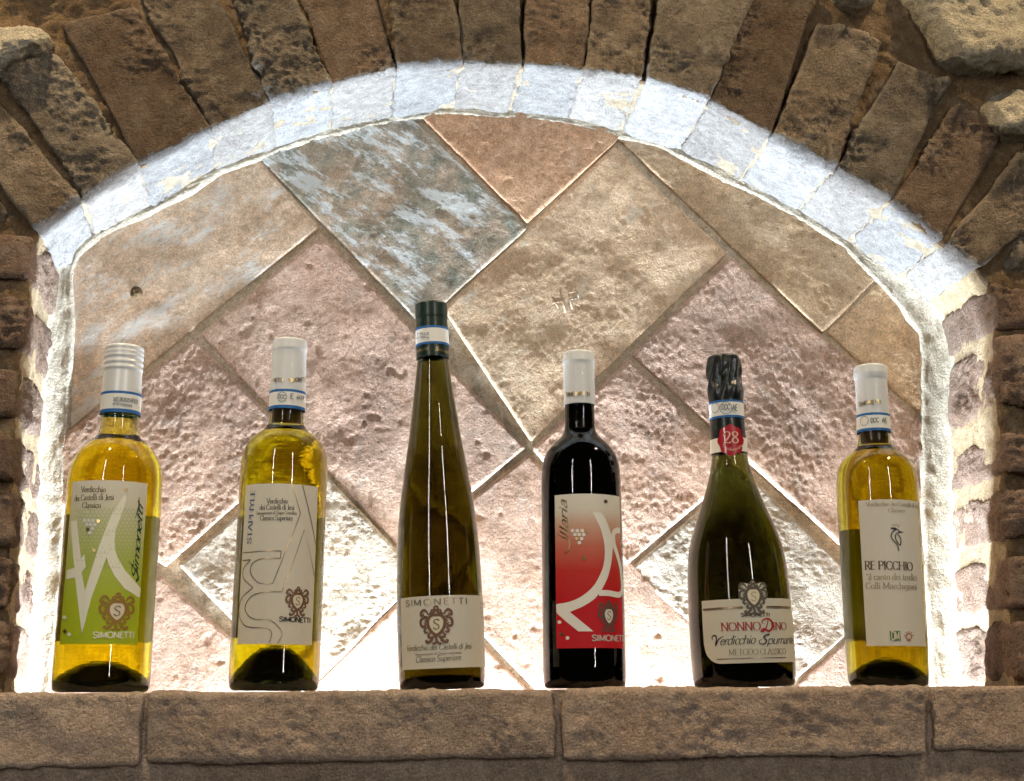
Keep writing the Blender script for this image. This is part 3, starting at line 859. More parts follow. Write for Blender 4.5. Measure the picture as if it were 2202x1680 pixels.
    def emblem(self, crop, c, hx, hy, mats, parent, field, lift=.0001):
        """shield with scrolls and an S"""
        R = self.R
        q = []
        def S(pts, w, smooth=True, mirror=True):
            for sgn in ((1, -1) if mirror else (1,)):
                P = [(sgn * x, y) for x, y in pts]
                q.extend(ribbon(catmull(P, 6) if smooth else P, w, taper=True))
        def ring(cx, cy_, r, w, mirror=True):
            for sgn in ((1, -1) if mirror else (1,)):
                P = [(sgn * cx + r * math.cos(t), cy_ + r * math.sin(t)) for t in np.linspace(0, 2 * math.pi, 15)]
                q.extend(ribbon(P, w))
        egg = catmull([(0, .45), (-.24, .42), (-.40, .2), (-.37, -.1), (-.2, -.36), (0, -.48), (.2, -.36), (.37, -.1), (.40, .2), (.24, .42), (0, .45)], 5)
        egg2 = [(x * 1.14, y * 1.13) for x, y in egg]
        q.extend(ribbon(egg2, .16))
        ring(0, .86, .10, .11, False); ring(.2, .70, .075, .085); S([(0, .76), (.12, .66), (.28, .6), (.4, .55)], .125)
        S([(.42, .5), (.5, .68), (.66, .78), (.82, .68), (.84, .52), (.74, .5), (.68, .6)], .145)
        S([(.45, .42), (.6, .42), (.7, .5)], .125)
        S([(.5, .3), (.66, .36), (.82, .3), (.88, .1), (.8, -.06), (.64, -.08), (.6, .04), (.7, .1)], .145)
        S([(.48, .1), (.56, .18), (.64, .22)], .12)
        S([(.46, -.12), (.6, -.2), (.66, -.32), (.56, -.4), (.44, -.36)], .125)
        S([(.34, -.38), (.42, -.5), (.44, -.62), (.3, -.66), (.2, -.58)], .13)
        S([(.05, -.56), (.2, -.68), (.32, -.84), (.5, -.92), (.6, -.84), (.5, -.78)], .145)
        S([(-.05, -.56), (-.02, -.75), (.0, -.95)], .14, mirror=False); S([(0, -.86), (.12, -.98), (.24, -.96)], .13)
        s_ = catmull([(.16, .2), (.08, .27), (-.06, .26), (-.13, .14), (.0, .04), (.13, -.06), (.1, -.2), (-.04, -.24), (-.17, -.15)], 6)
        inner = ribbon(s_, .06, .03, .5)
        o = np.array(self.pts(crop, [c], R)[0])
        ox, oy, sc = CROPS[crop]
        k = PW / 2412 / sc * (Vector((self.X, YB, .1)) - CAM).length / FPX
        tr = lambda P: [o + np.array([p[0] * hx * k, p[1] * hy * k]) for p in P]
        e = self.wrap('emblem', [tr(p) for p in q], mats[0], parent, R, lift=lift + .00008)
        self.wrap('emblem', [tr(egg)], field, parent, R, lift=lift)
        self.wrap('emblem', [tr(p) for p in inner], mats[1], parent, R, lift=lift + .0001)
        return e

    def lathe(self, name, prof, mat, parent, seg=96, shape=None):
        n = len(prof); V = []; F = []
        for k in range(seg):
            a = 2 * math.pi * k / seg
            for i, (z, r) in enumerate(prof):
                rr = max(r, 0.00001)
                if shape: rr += shape(a, z)
                V.append((rr * math.sin(a), -rr * math.cos(a), z))
        for k in range(seg):
            k2 = (k + 1) % seg
            for i in range(n - 1):
                F.append((k * n + i, k2 * n + i, k2 * n + i + 1, k * n + i + 1))
        o = mesh_obj(name, V, F, mat, parent)
        bm = bmesh.new(); bm.from_mesh(o.data)
        bmesh.ops.remove_doubles(bm, verts=bm.verts, dist=2e-5)
        bmesh.ops.recalc_face_normals(bm, faces=bm.faces)
        bm.to_mesh(o.data); bm.free()
        return o

    def body(self, glass_mat, wine_mat, punt, wall=.0034):
        g = sorted([(max(z, 0), r) for z, r in self.glass])
        # smooth the measured profile
        zs = np.array([a for a, _ in g]); rs = np.array([b for _, b in g])
        keep = np.concatenate([[True], np.diff(zs) > 1e-5]); zs, rs = zs[keep], rs[keep]
        zz = np.concatenate([np.linspace(0.004, zs[-1], 120)])
        sm = np.interp(zz, zs, rs)
        for _ in range(3):
            sm[1:-1] = .25 * sm[:-2] + .5 * sm[1:-1] + .25 * sm[2:]
        ztop = self.cap[0][0] - .003
        R0 = sm[0]
        prof = [(punt, 0.0)]
        for t in np.linspace(0.12, 1, 16):
            prof.append((.0015 + (punt - .0015) * (1 - t ** 2.3), R0 * .80 * t))
        prof += [(.0004, R0 * .86), (0.0003, R0 * .90), (.0010, R0 * .955), (.0024, R0 * .985)]
        prof += list(zip(zz, sm))
        rn = sm[-1] - .0004
        prof += [(zs[-1] + .002, rn), (ztop, rn - .0006), (ztop + .0005, 0.0)]
        # wine fills the hollow
        inn = [(punt + .0035, 0.0)]
        for t in np.linspace(0.12, 1, 14):
            inn.append((.0065 + (punt - .003) * (1 - t ** 2.2), (R0 - wall) * .84 * t))
        inn += [(.0085, (R0 - wall) * .93), (.0125, (R0 - wall) * .985)]
        for z, r in zip(zz, sm):
            if z > .016: inn.append((z, r - wall - (.0012 if r < .020 else 0)))
        inn += [(zs[-1] + .012, rn - wall - .0012), (zs[-1] + .0125, 0.0)]
        self.glass_obj = self.lathe('glass', prof, [glass_mat, PUNT], self.obj)
        for p in self.glass_obj.data.polygons:
            c = p.center
            if c.z < punt + .001 and math.hypot(c.x, c.y) < R0 * .81: p.material_index = 1
        tmp = self.lathe('wine', inn, wine_mat, self.obj)
        me = self.glass_obj.data; bm = bmesh.new(); bm.from_mesh(me)
        lay = bm.verts.layers.float.new('lining')
        n0 = len(bm.verts); bm.from_mesh(tmp.data); bm.verts.ensure_lookup_table()
        inner = set(bm.verts[n0:])
        for v in inner: v[lay] = 1.0
        for f in bm.faces:
            if f.verts[0] in inner: f.normal_flip(); f.material_index = 0
        bm.to_mesh(me); bm.free()
        for v in tmp.data.vertices:                    # the wine stands a hair inside the lining
            r = math.hypot(v.co.x, v.co.y)
            if r > .001: v.co.x *= (r - .00006) / r; v.co.y *= (r - .00006) / r
            v.co.z += .00006 if v.co.z < .05 else -.00006
        self.wine_obj = tmp
        self.base_r = R0

    def cork(self, crop, y):
        z0 = self.zat(crop, y); z1 = self.cap[0][0] - .004
        r = self.rad(z0 + .004) - .0052
        return self.lathe('cork', [(z0, 0.0), (z0 + .0003, r - .0006), (z0 + .001, r), (z1, r), (z1 + .0002, 0.0)], CORK, self.obj, seg=48)

    def capsule(self, mat, ridges=None, shape=None, extra=.0004):
        g = sorted(self.cap)
        zs = np.array([a for a, _ in g]); rs = np.array([b for _, b in g])
        zz = np.linspace(zs[0], zs[-1], 70)
        rr = np.interp(zz, zs, rs) + extra
        if ridges is not None: rr = rr + np.array([ridges(z) for z in zz])
        prof = [(zz[0] + .0002, rr[0] - .0005)] + list(zip(zz, rr)) + [(zz[-1] + .0009, rr[-1] - .0004), (zz[-1] + .0014, rr[-1] - .0014), (zz[-1] + .0015, rr[-1] * .8), (zz[-1] + .0015, 0.0)]
        o = self.lathe('capsule', prof, mat, self.obj, shape=shape)
        return o

    def caprad(self, z):
        g = sorted(self.cap)
        return float(np.interp(z, [a for a, _ in g], [b for _, b in g])) + .0004

    def zat(self, crop, y):
        ox, oy, s = CROPS[crop]
        # height of a row on the near side of the neck
        px = self.axis_px(y if crop[0] == 'A' else None, crop)
        return self.uv(crop, px, y, .015)[1]

    def axis_px(self, y, crop):
        base = Vector((self.X, YB - .015, .25))
        v = base - CAM; dd = v.dot(fwd)
        px = PW / 2 + FPX * v.dot(cam_right) / dd
        ox, oy, s = CROPS[crop]
        return (px * 2412 / PW - ox) * s

    def band(self, name, z0, z1, mat, parent, off=.0003, a0=-math.pi, a1=math.pi):
        n = 72; V = []; F = []; K = 6
        for k in range(n + 1):
            a = a0 + (a1 - a0) * k / n
            for j in range(K + 1):
                z = z0 + (z1 - z0) * j / K; r = self.caprad(z) + off
                V.append((r * math.sin(a), -r * math.cos(a), z))
        for k in range(n):
            for j in range(K):
                F.append((k * (K + 1) + j, (k + 1) * (K + 1) + j, (k + 1) * (K + 1) + j + 1, k * (K + 1) + j + 1))
        return mesh_obj(name, V, F, mat, parent)

    def label(self, crop, corners, mat, name='label', round_l=None, round_r=None, off=.00025):
        """corners: top left, top right, bottom left, bottom right"""
        tl, tr, bl, br = [self.uv(crop, *p) for p in corners]
        a0, a1 = (tl[0] + bl[0]) / 2, (tr[0] + br[0]) / 2
        zt, zb = (tl[1] + tr[1]) / 2, (bl[1] + br[1]) / 2
        return self.patch(name, a0, a1, zb, zt, mat, round_l, round_r, off)

    def patch(self, name, a0, a1, zb, zt, mat, round_l=None, round_r=None, off=.00025):
        n, K = 64, 24; V = []; F = []
        for k in range(n + 1):
            a = a0 + (a1 - a0) * k / n
            s = (a - a0) * self.R; s2 = (a1 - a) * self.R
            lo = zb
            for q, d in ((round_l, s), (round_r, s2)):
                if q and d < q: lo = zb + q - math.sqrt(max(q * q - (q - d) ** 2, 0))
            for j in range(K + 1):
                z = lo + (zt - lo) * j / K; r = self.rad(z) + off
                V.append((r * math.sin(a), -r * math.cos(a), z))
        for k in range(n):
            for j in range(K):
                F.append((k * (K + 1) + j, (k + 1) * (K + 1) + j, (k + 1) * (K + 1) + j + 1, k * (K + 1) + j + 1))
        o = mesh_obj(name, V, F, mat, self.obj)
        self.lab = (zb, zt, a0, a1)
        return o

def hexagon(cx, cy_, r):
    return [(cx + r * math.cos(math.pi / 6 + k * math.pi / 3), cy_ + r * math.sin(math.pi / 6 + k * math.pi / 3)) for k in range(6)]

BLUE = plain('stripe_blue', (.02, .14, .42), .5)
BANDW = plain('band_paper', (.80, .82, .82), .6)
GREYPRINT = plain('grey_print', (.22, .25, .28), .7)
GOLD = plain('gold_foil', (.62, .45, .20), .32, 1.0)
BRONZE = plain('bronze_foil', (.42, .30, .17), .35, .9)
BLACKINK = plain('black_ink', (.03, .028, .025), .6)
BROWNINK = plain('brown_ink', (.10, .055, .03), .6)
UMBERINK = plain('umber_ink', (.17, .085, .045), .6)
GREENINK = plain('dark_green_ink', (.008, .045, .03), .6)
BLUEINK = plain('blue_ink', (.03, .09, .28), .6)
REDINK = plain('red_ink', (.36, .02, .025), .6)
PALEINK = plain('pale_ink', (.75, .74, .58), .6)
FAINTINK = plain('faint_ink', (.40, .33, .22), .5, .3)
CREAM = plain('cream_field', (.72, .66, .5), .6)
BACKPAPER = paper('back_label_paper', [(0, (.5, .48, .44)), (1, (.5, .48, .44))], 0, .3, .10)
CORK = plain('cork', (.16, .10, .06), .8)
CAPWHITE = plain('cap_white', (.70, .74, .78), .42, .0, .5, .1, .2)
CAPGREY = plain('cap_screw_grey', (.74, .77, .80), .36, .12, .5)
CAPGREEN = plain('cap_dark_green', (.006, .022, .014), .35, .0, .5, .1)
FOILBLACK = plain('cap_black_foil', (.005, .009, .009), .33, .0, .5, .15)

GLASS_1 = glass('glass_flint', (16, 14, 40))
GLASS_2 = glass('glass_pale_olive', (42, 40, 90))
GLASS_3 = glass('glass_olive', (130, 125, 210))
GLASS_5 = glass('glass_deep_olive', (110, 100, 170))
GLASS_DARK = glass('glass_dark', (420, 380, 460))
WINE1 = wine('wine_gold', (2.0, 6.5, 85))
WINE2 = wine('wine_straw', (9, 14.5, 90))
WINE3 = wine('wine_amber', (48, 55, 115))
WINE_RED = wine('wine_red', (420, 600, 600))
WINE5 = wine('wine_olive', (54, 58, 100))
WINE6 = wine('wine_pale_gold', (12, 17.5, 95))
PUNT = plain('punt_painted_dark', (.012, .018, .013), .25, 0, .5)  # thick base glass, the dark room mirrored in it painted in as near-black

ROWS = 'bottles standing in a row on the ledge'
# ---- first bottle: green label, grey screw cap
b1 = Bottle('A1', [(80, 335, 472), (95, 327, 479), (110, 326, 478), (150, 322, 476), (200, 319, 474), (300, 310, 469), (390, 303, 461),
                   (393, 306, 458), (440, 302, 456), (482, 298, 459), (500, 290, 468), (515, 272, 485), (530, 252, 500), (560, 217, 523), (600, 190, 541), (650, 173, 549), (700, 166, 551), (900, 150, 538),
                   (1100, 133, 524), (1300, 117, 511), (1500, 100, 498), (1580, 93, 493), (1606, 98, 487), (1614, 106, 480)], 1618, 7)
tag(b1.obj, 'wine bottle with green and white label and ridged grey screw cap', 'bottle', ROWS)
b1.body(GLASS_1, WINE1, .021)
zc = [b1.zat('A1', y) for y in (100, 120, 138, 165, 190)]
cap = b1.capsule(CAPGREY, ridges=lambda z: sum(.0007 * math.exp(-((z - q) / .0016) ** 2) for q in zc) - .0004)
s1, s2, s3, s4 = [b1.zat('A1', y) for y in (300, 311, 378, 393)]
b1.band('neck_strip', s3, s2, BANDW, cap)
b1.band('stripe', s2, s1, BLUE, cap, .00035); b1.band('stripe', s4, s3, BLUE, cap, .00035)
rc = b1.caprad(s2) + .0006
b1.text('XE80059311', 'A1', (348, 346), (456, 358), 17, 'sans', GREYPRINT, cap, R=rc, fixed_r=rc, lift=.0)
b1.text('ECE1110593', 'A1', (346, 362), (430, 372), 9, 'sans', GREYPRINT, cap, R=rc, fixed_r=rc, lift=.0)
P1 = paper('paper_green', [(0, (.47, .60, .02)), (.25, (.48, .61, .03)), (.52, (.54, .65, .14)), (.72, (.68, .72, .42)), (.88, (.80, .80, .70)), (1, (.84, .84, .80))], 0, 1)
lab = b1.label('L1', [(158, 98), (858, 122), (45, 1597), (742, 1597)], P1)
zb, zt, a0, a1 = b1.lab
for n_ in P1.node_tree.nodes:
    if n_.type == 'MAP_RANGE': n_.inputs[1].default_value = zb; n_.inputs[2].default_value = zt
MOTIF1 = plain('motif_pale', (.82, .82, .68), .6)
b1.poly('motif', 'L1', [[(142, 462), (203, 455), (240, 800), (272, 765), (284, 884), (246, 930), (276, 1100), (248, 1495), (187, 980), (104, 996), (112, 912), (180, 892), (152, 560)],
                        [(277, 1098), (400, 705), (478, 500), (522, 395), (636, 215), (660, 250), (603, 420), (556, 540), (545, 650), (555, 740), (575, 800), (640, 915), (782, 1080), (775, 1168), (640, 1085), (545, 965), (490, 850), (474, 790), (340, 1150), (249, 1495)]],
        MOTIF1, lab)
HEXP = plain('hex_pale', (.72, .73, .68), .6)
for (x, y, g) in [(275, 455, 0), (312, 455, 0), (352, 455, 0), (397, 460, 1), (292, 490, 0), (328, 492, 0), (368, 492, 0), (303, 538, 2), (345, 528, 0), (322, 568, 0),
                  (355, 728, 1), (650, 170, 2), (90, 1347, 0), (92, 1475, 1), (133, 1503, 0)]:
    b1.poly('hexagon', 'L1', [hexagon(x, y, 19)], [HEXP, GOLD, BRONZE][g], lab, lift=.00012)
HEXL = plain('hex_lines', (.36, .44, .18), .6)
q = []
for j in range(17):
    for i in range(18):
        x = 215 + i * 37 + (j % 2) * 18.5; y = 345 + j * 33
        if x > 790: continue
        h = hexagon(x, y, 20)
        q += ribbon(b1.pts('L1', h[:4]), .00022)
hx = b1.wrap('honeycomb_print', q, HEXL, lab, b1.R, lift=-.00005, step=.02); hx['kind'] = 'stuff'
b1.text('Verdicchio', 'L1', (240, 195), (465, 195), 50, 'serif', BROWNINK, lab)
b1.text('dei Castelli di Jesi', 'L1', (182, 278), (540, 264), 50, 'serif', BROWNINK, lab)
b1.text('Classico', 'L1', (250, 340), (420, 338), 48, 'serif', BROWNINK, lab)
b1.text('Simonetti', 'L1', (752, 1025), (806, 330), 62, 'brush', GREENINK, lab)
for st in ([(735, 1030), (765, 985), (730, 900), (672, 830)], [(770, 240), (766, 330), (735, 430)]):
    b1.stroke('lettering', 'L1', [st], .0009, GREENINK, lab, lift=.0001, smooth=True, taper=True)
b1.emblem('L1', (570, 1290), 160, 155, (plain('emblem_ochre', (.30, .17, .03), .6), UMBERINK), lab, CREAM)
b1.text('SIMONETTI', 'L1', (350, 1535), (722, 1537), 48, 'sans', PALEINK, lab)
b1.patch('back_label', 2.15, 4.05, zb + .004, zt - .02, BACKPAPER)

# ---- second bottle: cream label with gold outline drawing
b2 = Bottle('A2', [(55, 288, 398), (66, 279, 409), (78, 275, 416), (118, 270, 417), (128, 272, 415), (150, 271, 413), (290, 262, 410), (375, 258, 407),
                   (377, 261, 405), (430, 259, 405), (450, 254, 409), (468, 240, 420), (490, 205, 450), (515, 173, 474), (560, 146, 495), (610, 134, 503), (700, 127, 501), (900, 115, 492), (1200, 97, 481), (1400, 86, 472), (1500, 81, 468), (1575, 76, 464), (1602, 82, 458), (1610, 92, 450)], 1615, 8)
tag(b2.obj, 'wine bottle with plain cream label of thin gold outlines and blue vertical title', 'bottle', ROWS)
b2.body(GLASS_2, WINE2, .032); b2.cork('A2', 442)
cap = b2.capsule(CAPWHITE)
s1, s2, s3, s4 = [b2.zat('A2', y) for y in (291, 302, 361, 375)]
b2.band('neck_strip', s3, s2, BANDW, cap); b2.band('stripe', s2, s1, BLUE, cap, .00035); b2.band('stripe', s4, s3, BLUE, cap, .00035)
rc = b2.caprad(s2) + .0006
b2.text('DOC', 'A2', (290, 333), (322, 336), 17, 'sans', GREYPRINT, cap, R=rc, fixed_r=rc, lift=0)
b2.text('AEOP', 'A2', (370, 336), (404, 338), 14, 'sans', GREYPRINT, cap, R=rc, fixed_r=rc, lift=0)
b2.text('E', 'A2', (342, 335), (358, 336), 22, 'sans', GREYPRINT, cap, R=rc, fixed_r=rc, lift=0)
b2.wrap('seal_print', ribbon([(x, z) for x, z in [(b2.uv('A2', 306, 326, rc)[0] * rc + .0042 * math.cos(t), b2.uv('A2', 306, 326, rc)[1] + .0042 * math.sin(t)) for t in np.linspace(0, 6.283, 9)]], .0005), GREYPRINT, cap, rc, off=0, fixed_r=rc)
rc2 = b2.caprad(s1 + .006) + .0004
b2.text('SIMONETTI', 'A2', (338, 263), (409, 258), 16, 'sans', GOLD, cap, R=rc2, fixed_r=rc2, lift=0)
b2.text('NETTI', 'A2', (268, 260), (312, 263), 16, 'sans', GOLD, cap, R=rc2, fixed_r=rc2, lift=0)
P2 = paper('paper_cream', [(0, (.84, .80, .68)), (1, (.86, .85, .80))], 0, .2)
lab = b2.label('L2', [(162, 128), (820, 150), (70, 1592), (752, 1603)], P2)
zb, zt, a0, a1 = b2.lab
b2.stroke('outline_drawing', 'L2', [[(575, 114), (655, 390), (400, 1035)], [(472, 803), (478, 735)], [(672, 124), (795, 690)], [(780, 970), (690, 540), (485, 1110)]], .0007, BRONZE, lab)
b2.stroke('outline_drawing', 'L2', [[(400, 1035), (335, 1037), (260, 1020), (200, 940), (210, 860), (270, 815), (340, 803), (472, 803)], [(478, 735), (340, 735), (130, 752)],
                                    [(485, 1110), (340, 1112), (210, 1150), (150, 1250), (180, 1330), (250, 1365), (370, 1370), (450, 1430), (485, 1500), (445, 1585)],
                                    [(130, 825), (200, 815)], [(200, 815), (135, 900), (140, 990), (220, 1072)], [(220, 1072), (120, 1170), (95, 1290), (115, 1380), (180, 1435), (340, 1445), (390, 1490), (370, 1580)]], .0007, BRONZE, lab, smooth=True)
b2.text('STAPHYLE', 'L2', (204, 668), (240, 165), 48, 'serif', BLUEINK, lab)
b2.text('Verdicchio', 'L2', (345, 298), (540, 298), 44, 'serif', BLACKINK, lab)
b2.text('dei Castelli di Jesi', 'L2', (282, 357), (597, 357), 44, 'serif', BLACKINK, lab)
b2.text('Denominazione di Origine Controllata', 'L2', (254, 402), (622, 402), 27, 'serif', BLACKINK, lab)
b2.text('Classico Superiore', 'L2', (285, 455), (583, 455), 44, 'serif', BLACKINK, lab)
b2.emblem('L2', (628, 1200), 118, 128, (UMBERINK, UMBERINK), lab, CREAM)
b2.text('SIMONETTI', 'L2', (460, 1383), (742, 1397), 40, 'sans', BLACKINK, lab)
b2.patch('back_label', 2.1, 3.75, zb + .006, zt - .02, BACKPAPER)

# ---- third bottle: tall flute, dark green capsule
b3 = Bottle('A3', [(43, 178, 275), (52, 166, 286), (62, 163, 289), (120, 163, 290), (125, 165, 288), (150, 166, 290), (225, 168, 296), (285, 170, 299),
                   (288, 173, 296), (340, 166, 303), (450, 155, 322), (600, 138, 348), (750, 118, 378), (850, 106, 398), (950, 97, 413), (1050, 92, 424), (1200, 91, 435), (1300, 92, 440), (1400, 95, 444), (1500, 98, 447), (1550, 100, 449), (1592, 104, 451), (1612, 109, 447), (1617, 116, 440)], 1620, 8)
tag(b3.obj, 'tallest bottle, slender flute with low cream label and dark green capsule', 'bottle', ROWS)
b3.body(GLASS_3, WINE3, .008)
cap = b3.capsule(CAPGREEN)
s1, s2, s3, s4 = [b3.zat('N3', y) for y in (725, 775, 1075, 1125)]
b3.band('neck_strip', s3, s2, BANDW, cap); b3.band('stripe', s2, s1, BLUE, cap, .00035); b3.band('stripe', s4, s3, BLUE, cap, .00035)
rc = b3.caprad(s3) + .0006
b3.text('741517  4', 'N3', (300, 945), (660, 945), 60, 'sans', GREYPRINT, cap, R=rc, fixed_r=rc, lift=0)
b3.text('Cl 750 e', 'N3', (290, 1015), (560, 1000), 40, 'sans', GREYPRINT, cap, R=rc, fixed_r=rc, lift=0)
b3.text('Simonetti', 'N3', (690, 1265), (985, 1360), 90, 'script', GOLD, cap, R=rc, fixed_r=rc, lift=0)
b3.text('Simonetti', 'N3', (255, 1370), (535, 1262), 90, 'script', GOLD, cap, R=rc, fixed_r=rc, lift=0)
P3 = paper('paper_ivory', [(0, (.84, .80, .67)), (1, (.86, .84, .76))], 0, .1)
lab = b3.label('L3', [(100, 205), (1452, 185), (130, 1385), (1500, 1345)], P3)
zb, zt, a0, a1 = b3.lab
b3.text('SIMONETTI', 'L3', (190, 345), (1200, 300), 92, 'wide', BRONZE, lab)
b3.emblem('L3', (685, 640), 285, 295, (UMBERINK, BROWNINK), lab, CREAM)
b3.text('Verdicchio dei Castelli di Jesi', 'L3', (200, 1082), (1255, 1038), 92, 'italic', plain('olive_ink', (.085, .07, .02), .6), lab)
b3.text('Denominazione di Origine controllata', 'L3', (338, 1158), (1092, 1122), 42, 'italic', BROWNINK, lab)
b3.text('Classico Superiore', 'L3', (350, 1268), (1086, 1222), 90, 'italic', bpy.data.materials['olive_ink'], lab)
for k in range(5):
    b3.text('Imbottigliato', 'L3', (1392 + 6 * k, 300 + 78 * k), (1456 + 4 * k, 318 + 78 * k), 34, 'light', GREYPRINT, lab)
b3.patch('back_label', 2.3, 3.9, zb + .002, zt - .004, BACKPAPER)

# ---- fourth bottle: red wine, red label
b4 = Bottle('A4', [(78, 222, 325), (87, 211, 334), (95, 206, 338), (140, 203, 343), (150, 205, 341), (160, 206, 340), (335, 207, 343),
                   (338, 209, 341), (430, 209, 343), (455, 205, 346), (470, 195, 356), (490, 172, 380), (520, 140, 410), (560, 117, 440), (610, 106, 455), (680, 104, 461), (900, 104, 466), (1100, 106, 472), (1300, 108, 478), (1450, 111, 482), (1520, 113, 485), (1575, 116, 486), (1596, 121, 481), (1602, 128, 474)], 1606, 7)
tag(b4.obj, 'dark red wine bottle with a bright red label and white cap', 'bottle', ROWS)
b4.body(GLASS_DARK, WINE_RED, .02); b4.cork('A4', 430)
cap = b4.capsule(CAPWHITE)
zz_ = b4.zat('A4', 292); rc = b4.caprad(zz_) + .0005
b4.text('SIMONETTI', 'A4', (217, 294), (322, 294), 17, 'sans', GOLD, cap, R=rc, fixed_r=rc, lift=0)
P4 = paper('paper_red', [(0, (.62, .014, .024)), (.3, (.60, .012, .02)), (.5, (.62, .035, .028)), (.66, (.64, .18, .12)), (.80, (.70, .44, .32)), (.90, (.82, .78, .68)), (1, (.86, .85, .78))], 0, 1, .12)
lab = b4.label('L4', [(188, 105), (797, 128), (205, 1547), (832, 1556)], P4)
zb, zt, a0, a1 = b4.lab
for n_ in P4.node_tree.nodes:
    if n_.type == 'MAP_RANGE': n_.inputs[1].default_value = zb; n_.inputs[2].default_value = zt
MOTIF4 = plain('motif_white', (.84, .82, .76), .6)
arc = catmull([(540, 265), (635, 285), (715, 470), (730, 620), (690, 860), (590, 1050), (470, 1145), (332, 1207)], 5) + \
      [(550, 1390), (410, 1390), (207, 1215), (203, 1135)] + catmull([(203, 1135), (330, 1110), (440, 1060), (540, 975), (600, 880), (645, 760), (655, 600), (620, 430), (560, 305), (540, 265)], 5)[1:-1]
b4.poly('motif', 'L4', [arc], MOTIF4, lab)
b4.stroke('motif', 'L4', [[(797, 440), (765, 440), (738, 470), (740, 560), (770, 660), (800, 780), (812, 900), (815, 1000), (800, 1038), (770, 1045), (690, 1030), (600, 1028)]], .0046, MOTIF4, lab, lift=.00006, smooth=True)
for (x, y, g) in [(355, 442, 0), (400, 442, 0), (445, 442, 0), (490, 441, 1), (378, 478, 0), (418, 478, 0), (460, 478, 0), (397, 516, 1), (440, 516, 0), (420, 554, 0),
                  (465, 700, 1), (666, 166, 2), (235, 1303, 0), (253, 1416, 1), (310, 1452, 0)]:
    b4.poly('hexagon', 'L4', [hexagon(x, y, 19)], [MOTIF4, GOLD, BRONZE][g], lab, lift=.00012)
b4.text('Ilaria', 'L4', (318, 520), (300, 160), 85, 'script', GOLD, lab)
b4.stroke('lettering', 'L4', [[(215, 470), (260, 500), (320, 530), (325, 600), (290, 650), (275, 640)]], .0008, GOLD, lab, lift=.0001, smooth=True, taper=True)
b4.emblem('L4', (695, 1245), 118, 140, (plain('emblem_grey', (.12, .075, .06), .6), UMBERINK), lab, plain('emblem_white', (.72, .70, .62), .6))
b4.text('SIMONETTI', 'L4', (538, 1478), (836, 1486), 50, 'sans', plain('silver_ink', (.55, .48, .44), .5), lab)
b4.patch('back_label', 2.2, 3.9, zb + .004, zt - .02, BACKPAPER)

# ---- fifth bottle: sparkling wine
b5 = Bottle('A5', [(88, 187, 285), (95, 173, 296), (105, 166, 301), (150, 161, 305), (215, 163, 307), (250, 161, 314), (275, 161, 317), (300, 167, 316), (310, 170, 315), (390, 175, 320), (470, 176, 326), (545, 178, 333),
                   (550, 179, 332), (620, 171, 350), (700, 152, 378), (780, 128, 412), (850, 108, 445), (920, 92, 478), (980, 84, 500), (1050, 80, 514), (1150, 81, 527), (1300, 88, 543), (1400, 93, 549), (1450, 96, 552), (1500, 100, 554), (1558, 107, 556), (1580, 114, 553), (1588, 122, 547)], 1592, 12)
tag(b5.obj, 'sparkling wine bottle with black foil top, red wax seal and wide cream label', 'bottle', ROWS)
b5.body(GLASS_5, WINE5, .024)
zw0, zw1 = b5.zat('A5', 305), b5.zat('A5', 92)
def wrinkle(a, z):
    t = (z - zw0) / (zw1 - zw0)
    if t < 0: return 0.0
    t = min(t, 1)
    return .0011 * math.sin(4 * a + 3.0 * t) * math.sin(math.pi * t) + .0006 * math.sin(11 * a - 9 * t) * math.sin(math.pi * t) - .0009 * math.exp(-((t - .42) / .10) ** 2) * (1 + math.sin(6 * a))
cap = b5.capsule(FOILBLACK, shape=wrinkle)
s1, s2, s3, s4 = [b5.zat('N5', y) for y in (792, 818, 992, 1022)]
b5.band('neck_strip', s3, s2, BANDW, cap); b5.band('stripe', s2, s1, BLUE, cap, .00035); b5.band('stripe', s4, s3, BLUE, cap, .00035)
rc = b5.caprad(s2) + .0007
b5.text('DOC', 'N5', (335, 925), (445, 925), 70, 'sans', GREYPRINT, cap, R=rc, fixed_r=rc, lift=0)
for cxx, rr_ in ((390, .0052), (245, .0042)):
    ua, uz = b5.uv('N5', cxx, 900, rc)
    b5.wrap('seal_print', ribbon([(ua * rc + rr_ * math.cos(t), uz + rr_ * math.sin(t)) for t in np.linspace(0, 6.283, 17)], .0005), GREYPRINT, cap, rc, off=0, fixed_r=rc)
b5.text('AE', 'N5', (475, 935), (540, 940), 80, 'sans', GREYPRINT, cap, R=rc, fixed_r=rc, lift=0)
b5.band('paper_collar', b5.zat('N5', 1470), b5.zat('N5', 1285), plain('collar_white', (.84, .82, .76), .6), cap, .0005)
rc = b5.caprad(b5.zat('N5', 1330)) + .0012
ua, uz = b5.uv('N5', 462, 1325, rc)
ks = 182 / 5.6 * PW / 2412 * 1.1 / FPX
sealp = [(ua * rc + ks * (1 + .055 * math.cos(8 * t)) * math.cos(t), uz + ks * 1.12 * (1 + .055 * math.cos(8 * t)) * math.sin(t)) for t in np.linspace(0, 6.283, 65)[:-1]]
seal = b5.wrap('wax_seal', [sealp], plain('seal_red', (.42, .006, .022), .38, 0, .5, .3), cap, rc, off=0, step=.001, fixed_r=rc)
SEALP = plain('seal_print', (.78, .50, .42), .6)
b5.text('28', 'N5', (362, 1370), (560, 1370), 150, 'serif', SEALP, cap, R=rc, fixed_r=rc, lift=.0003)
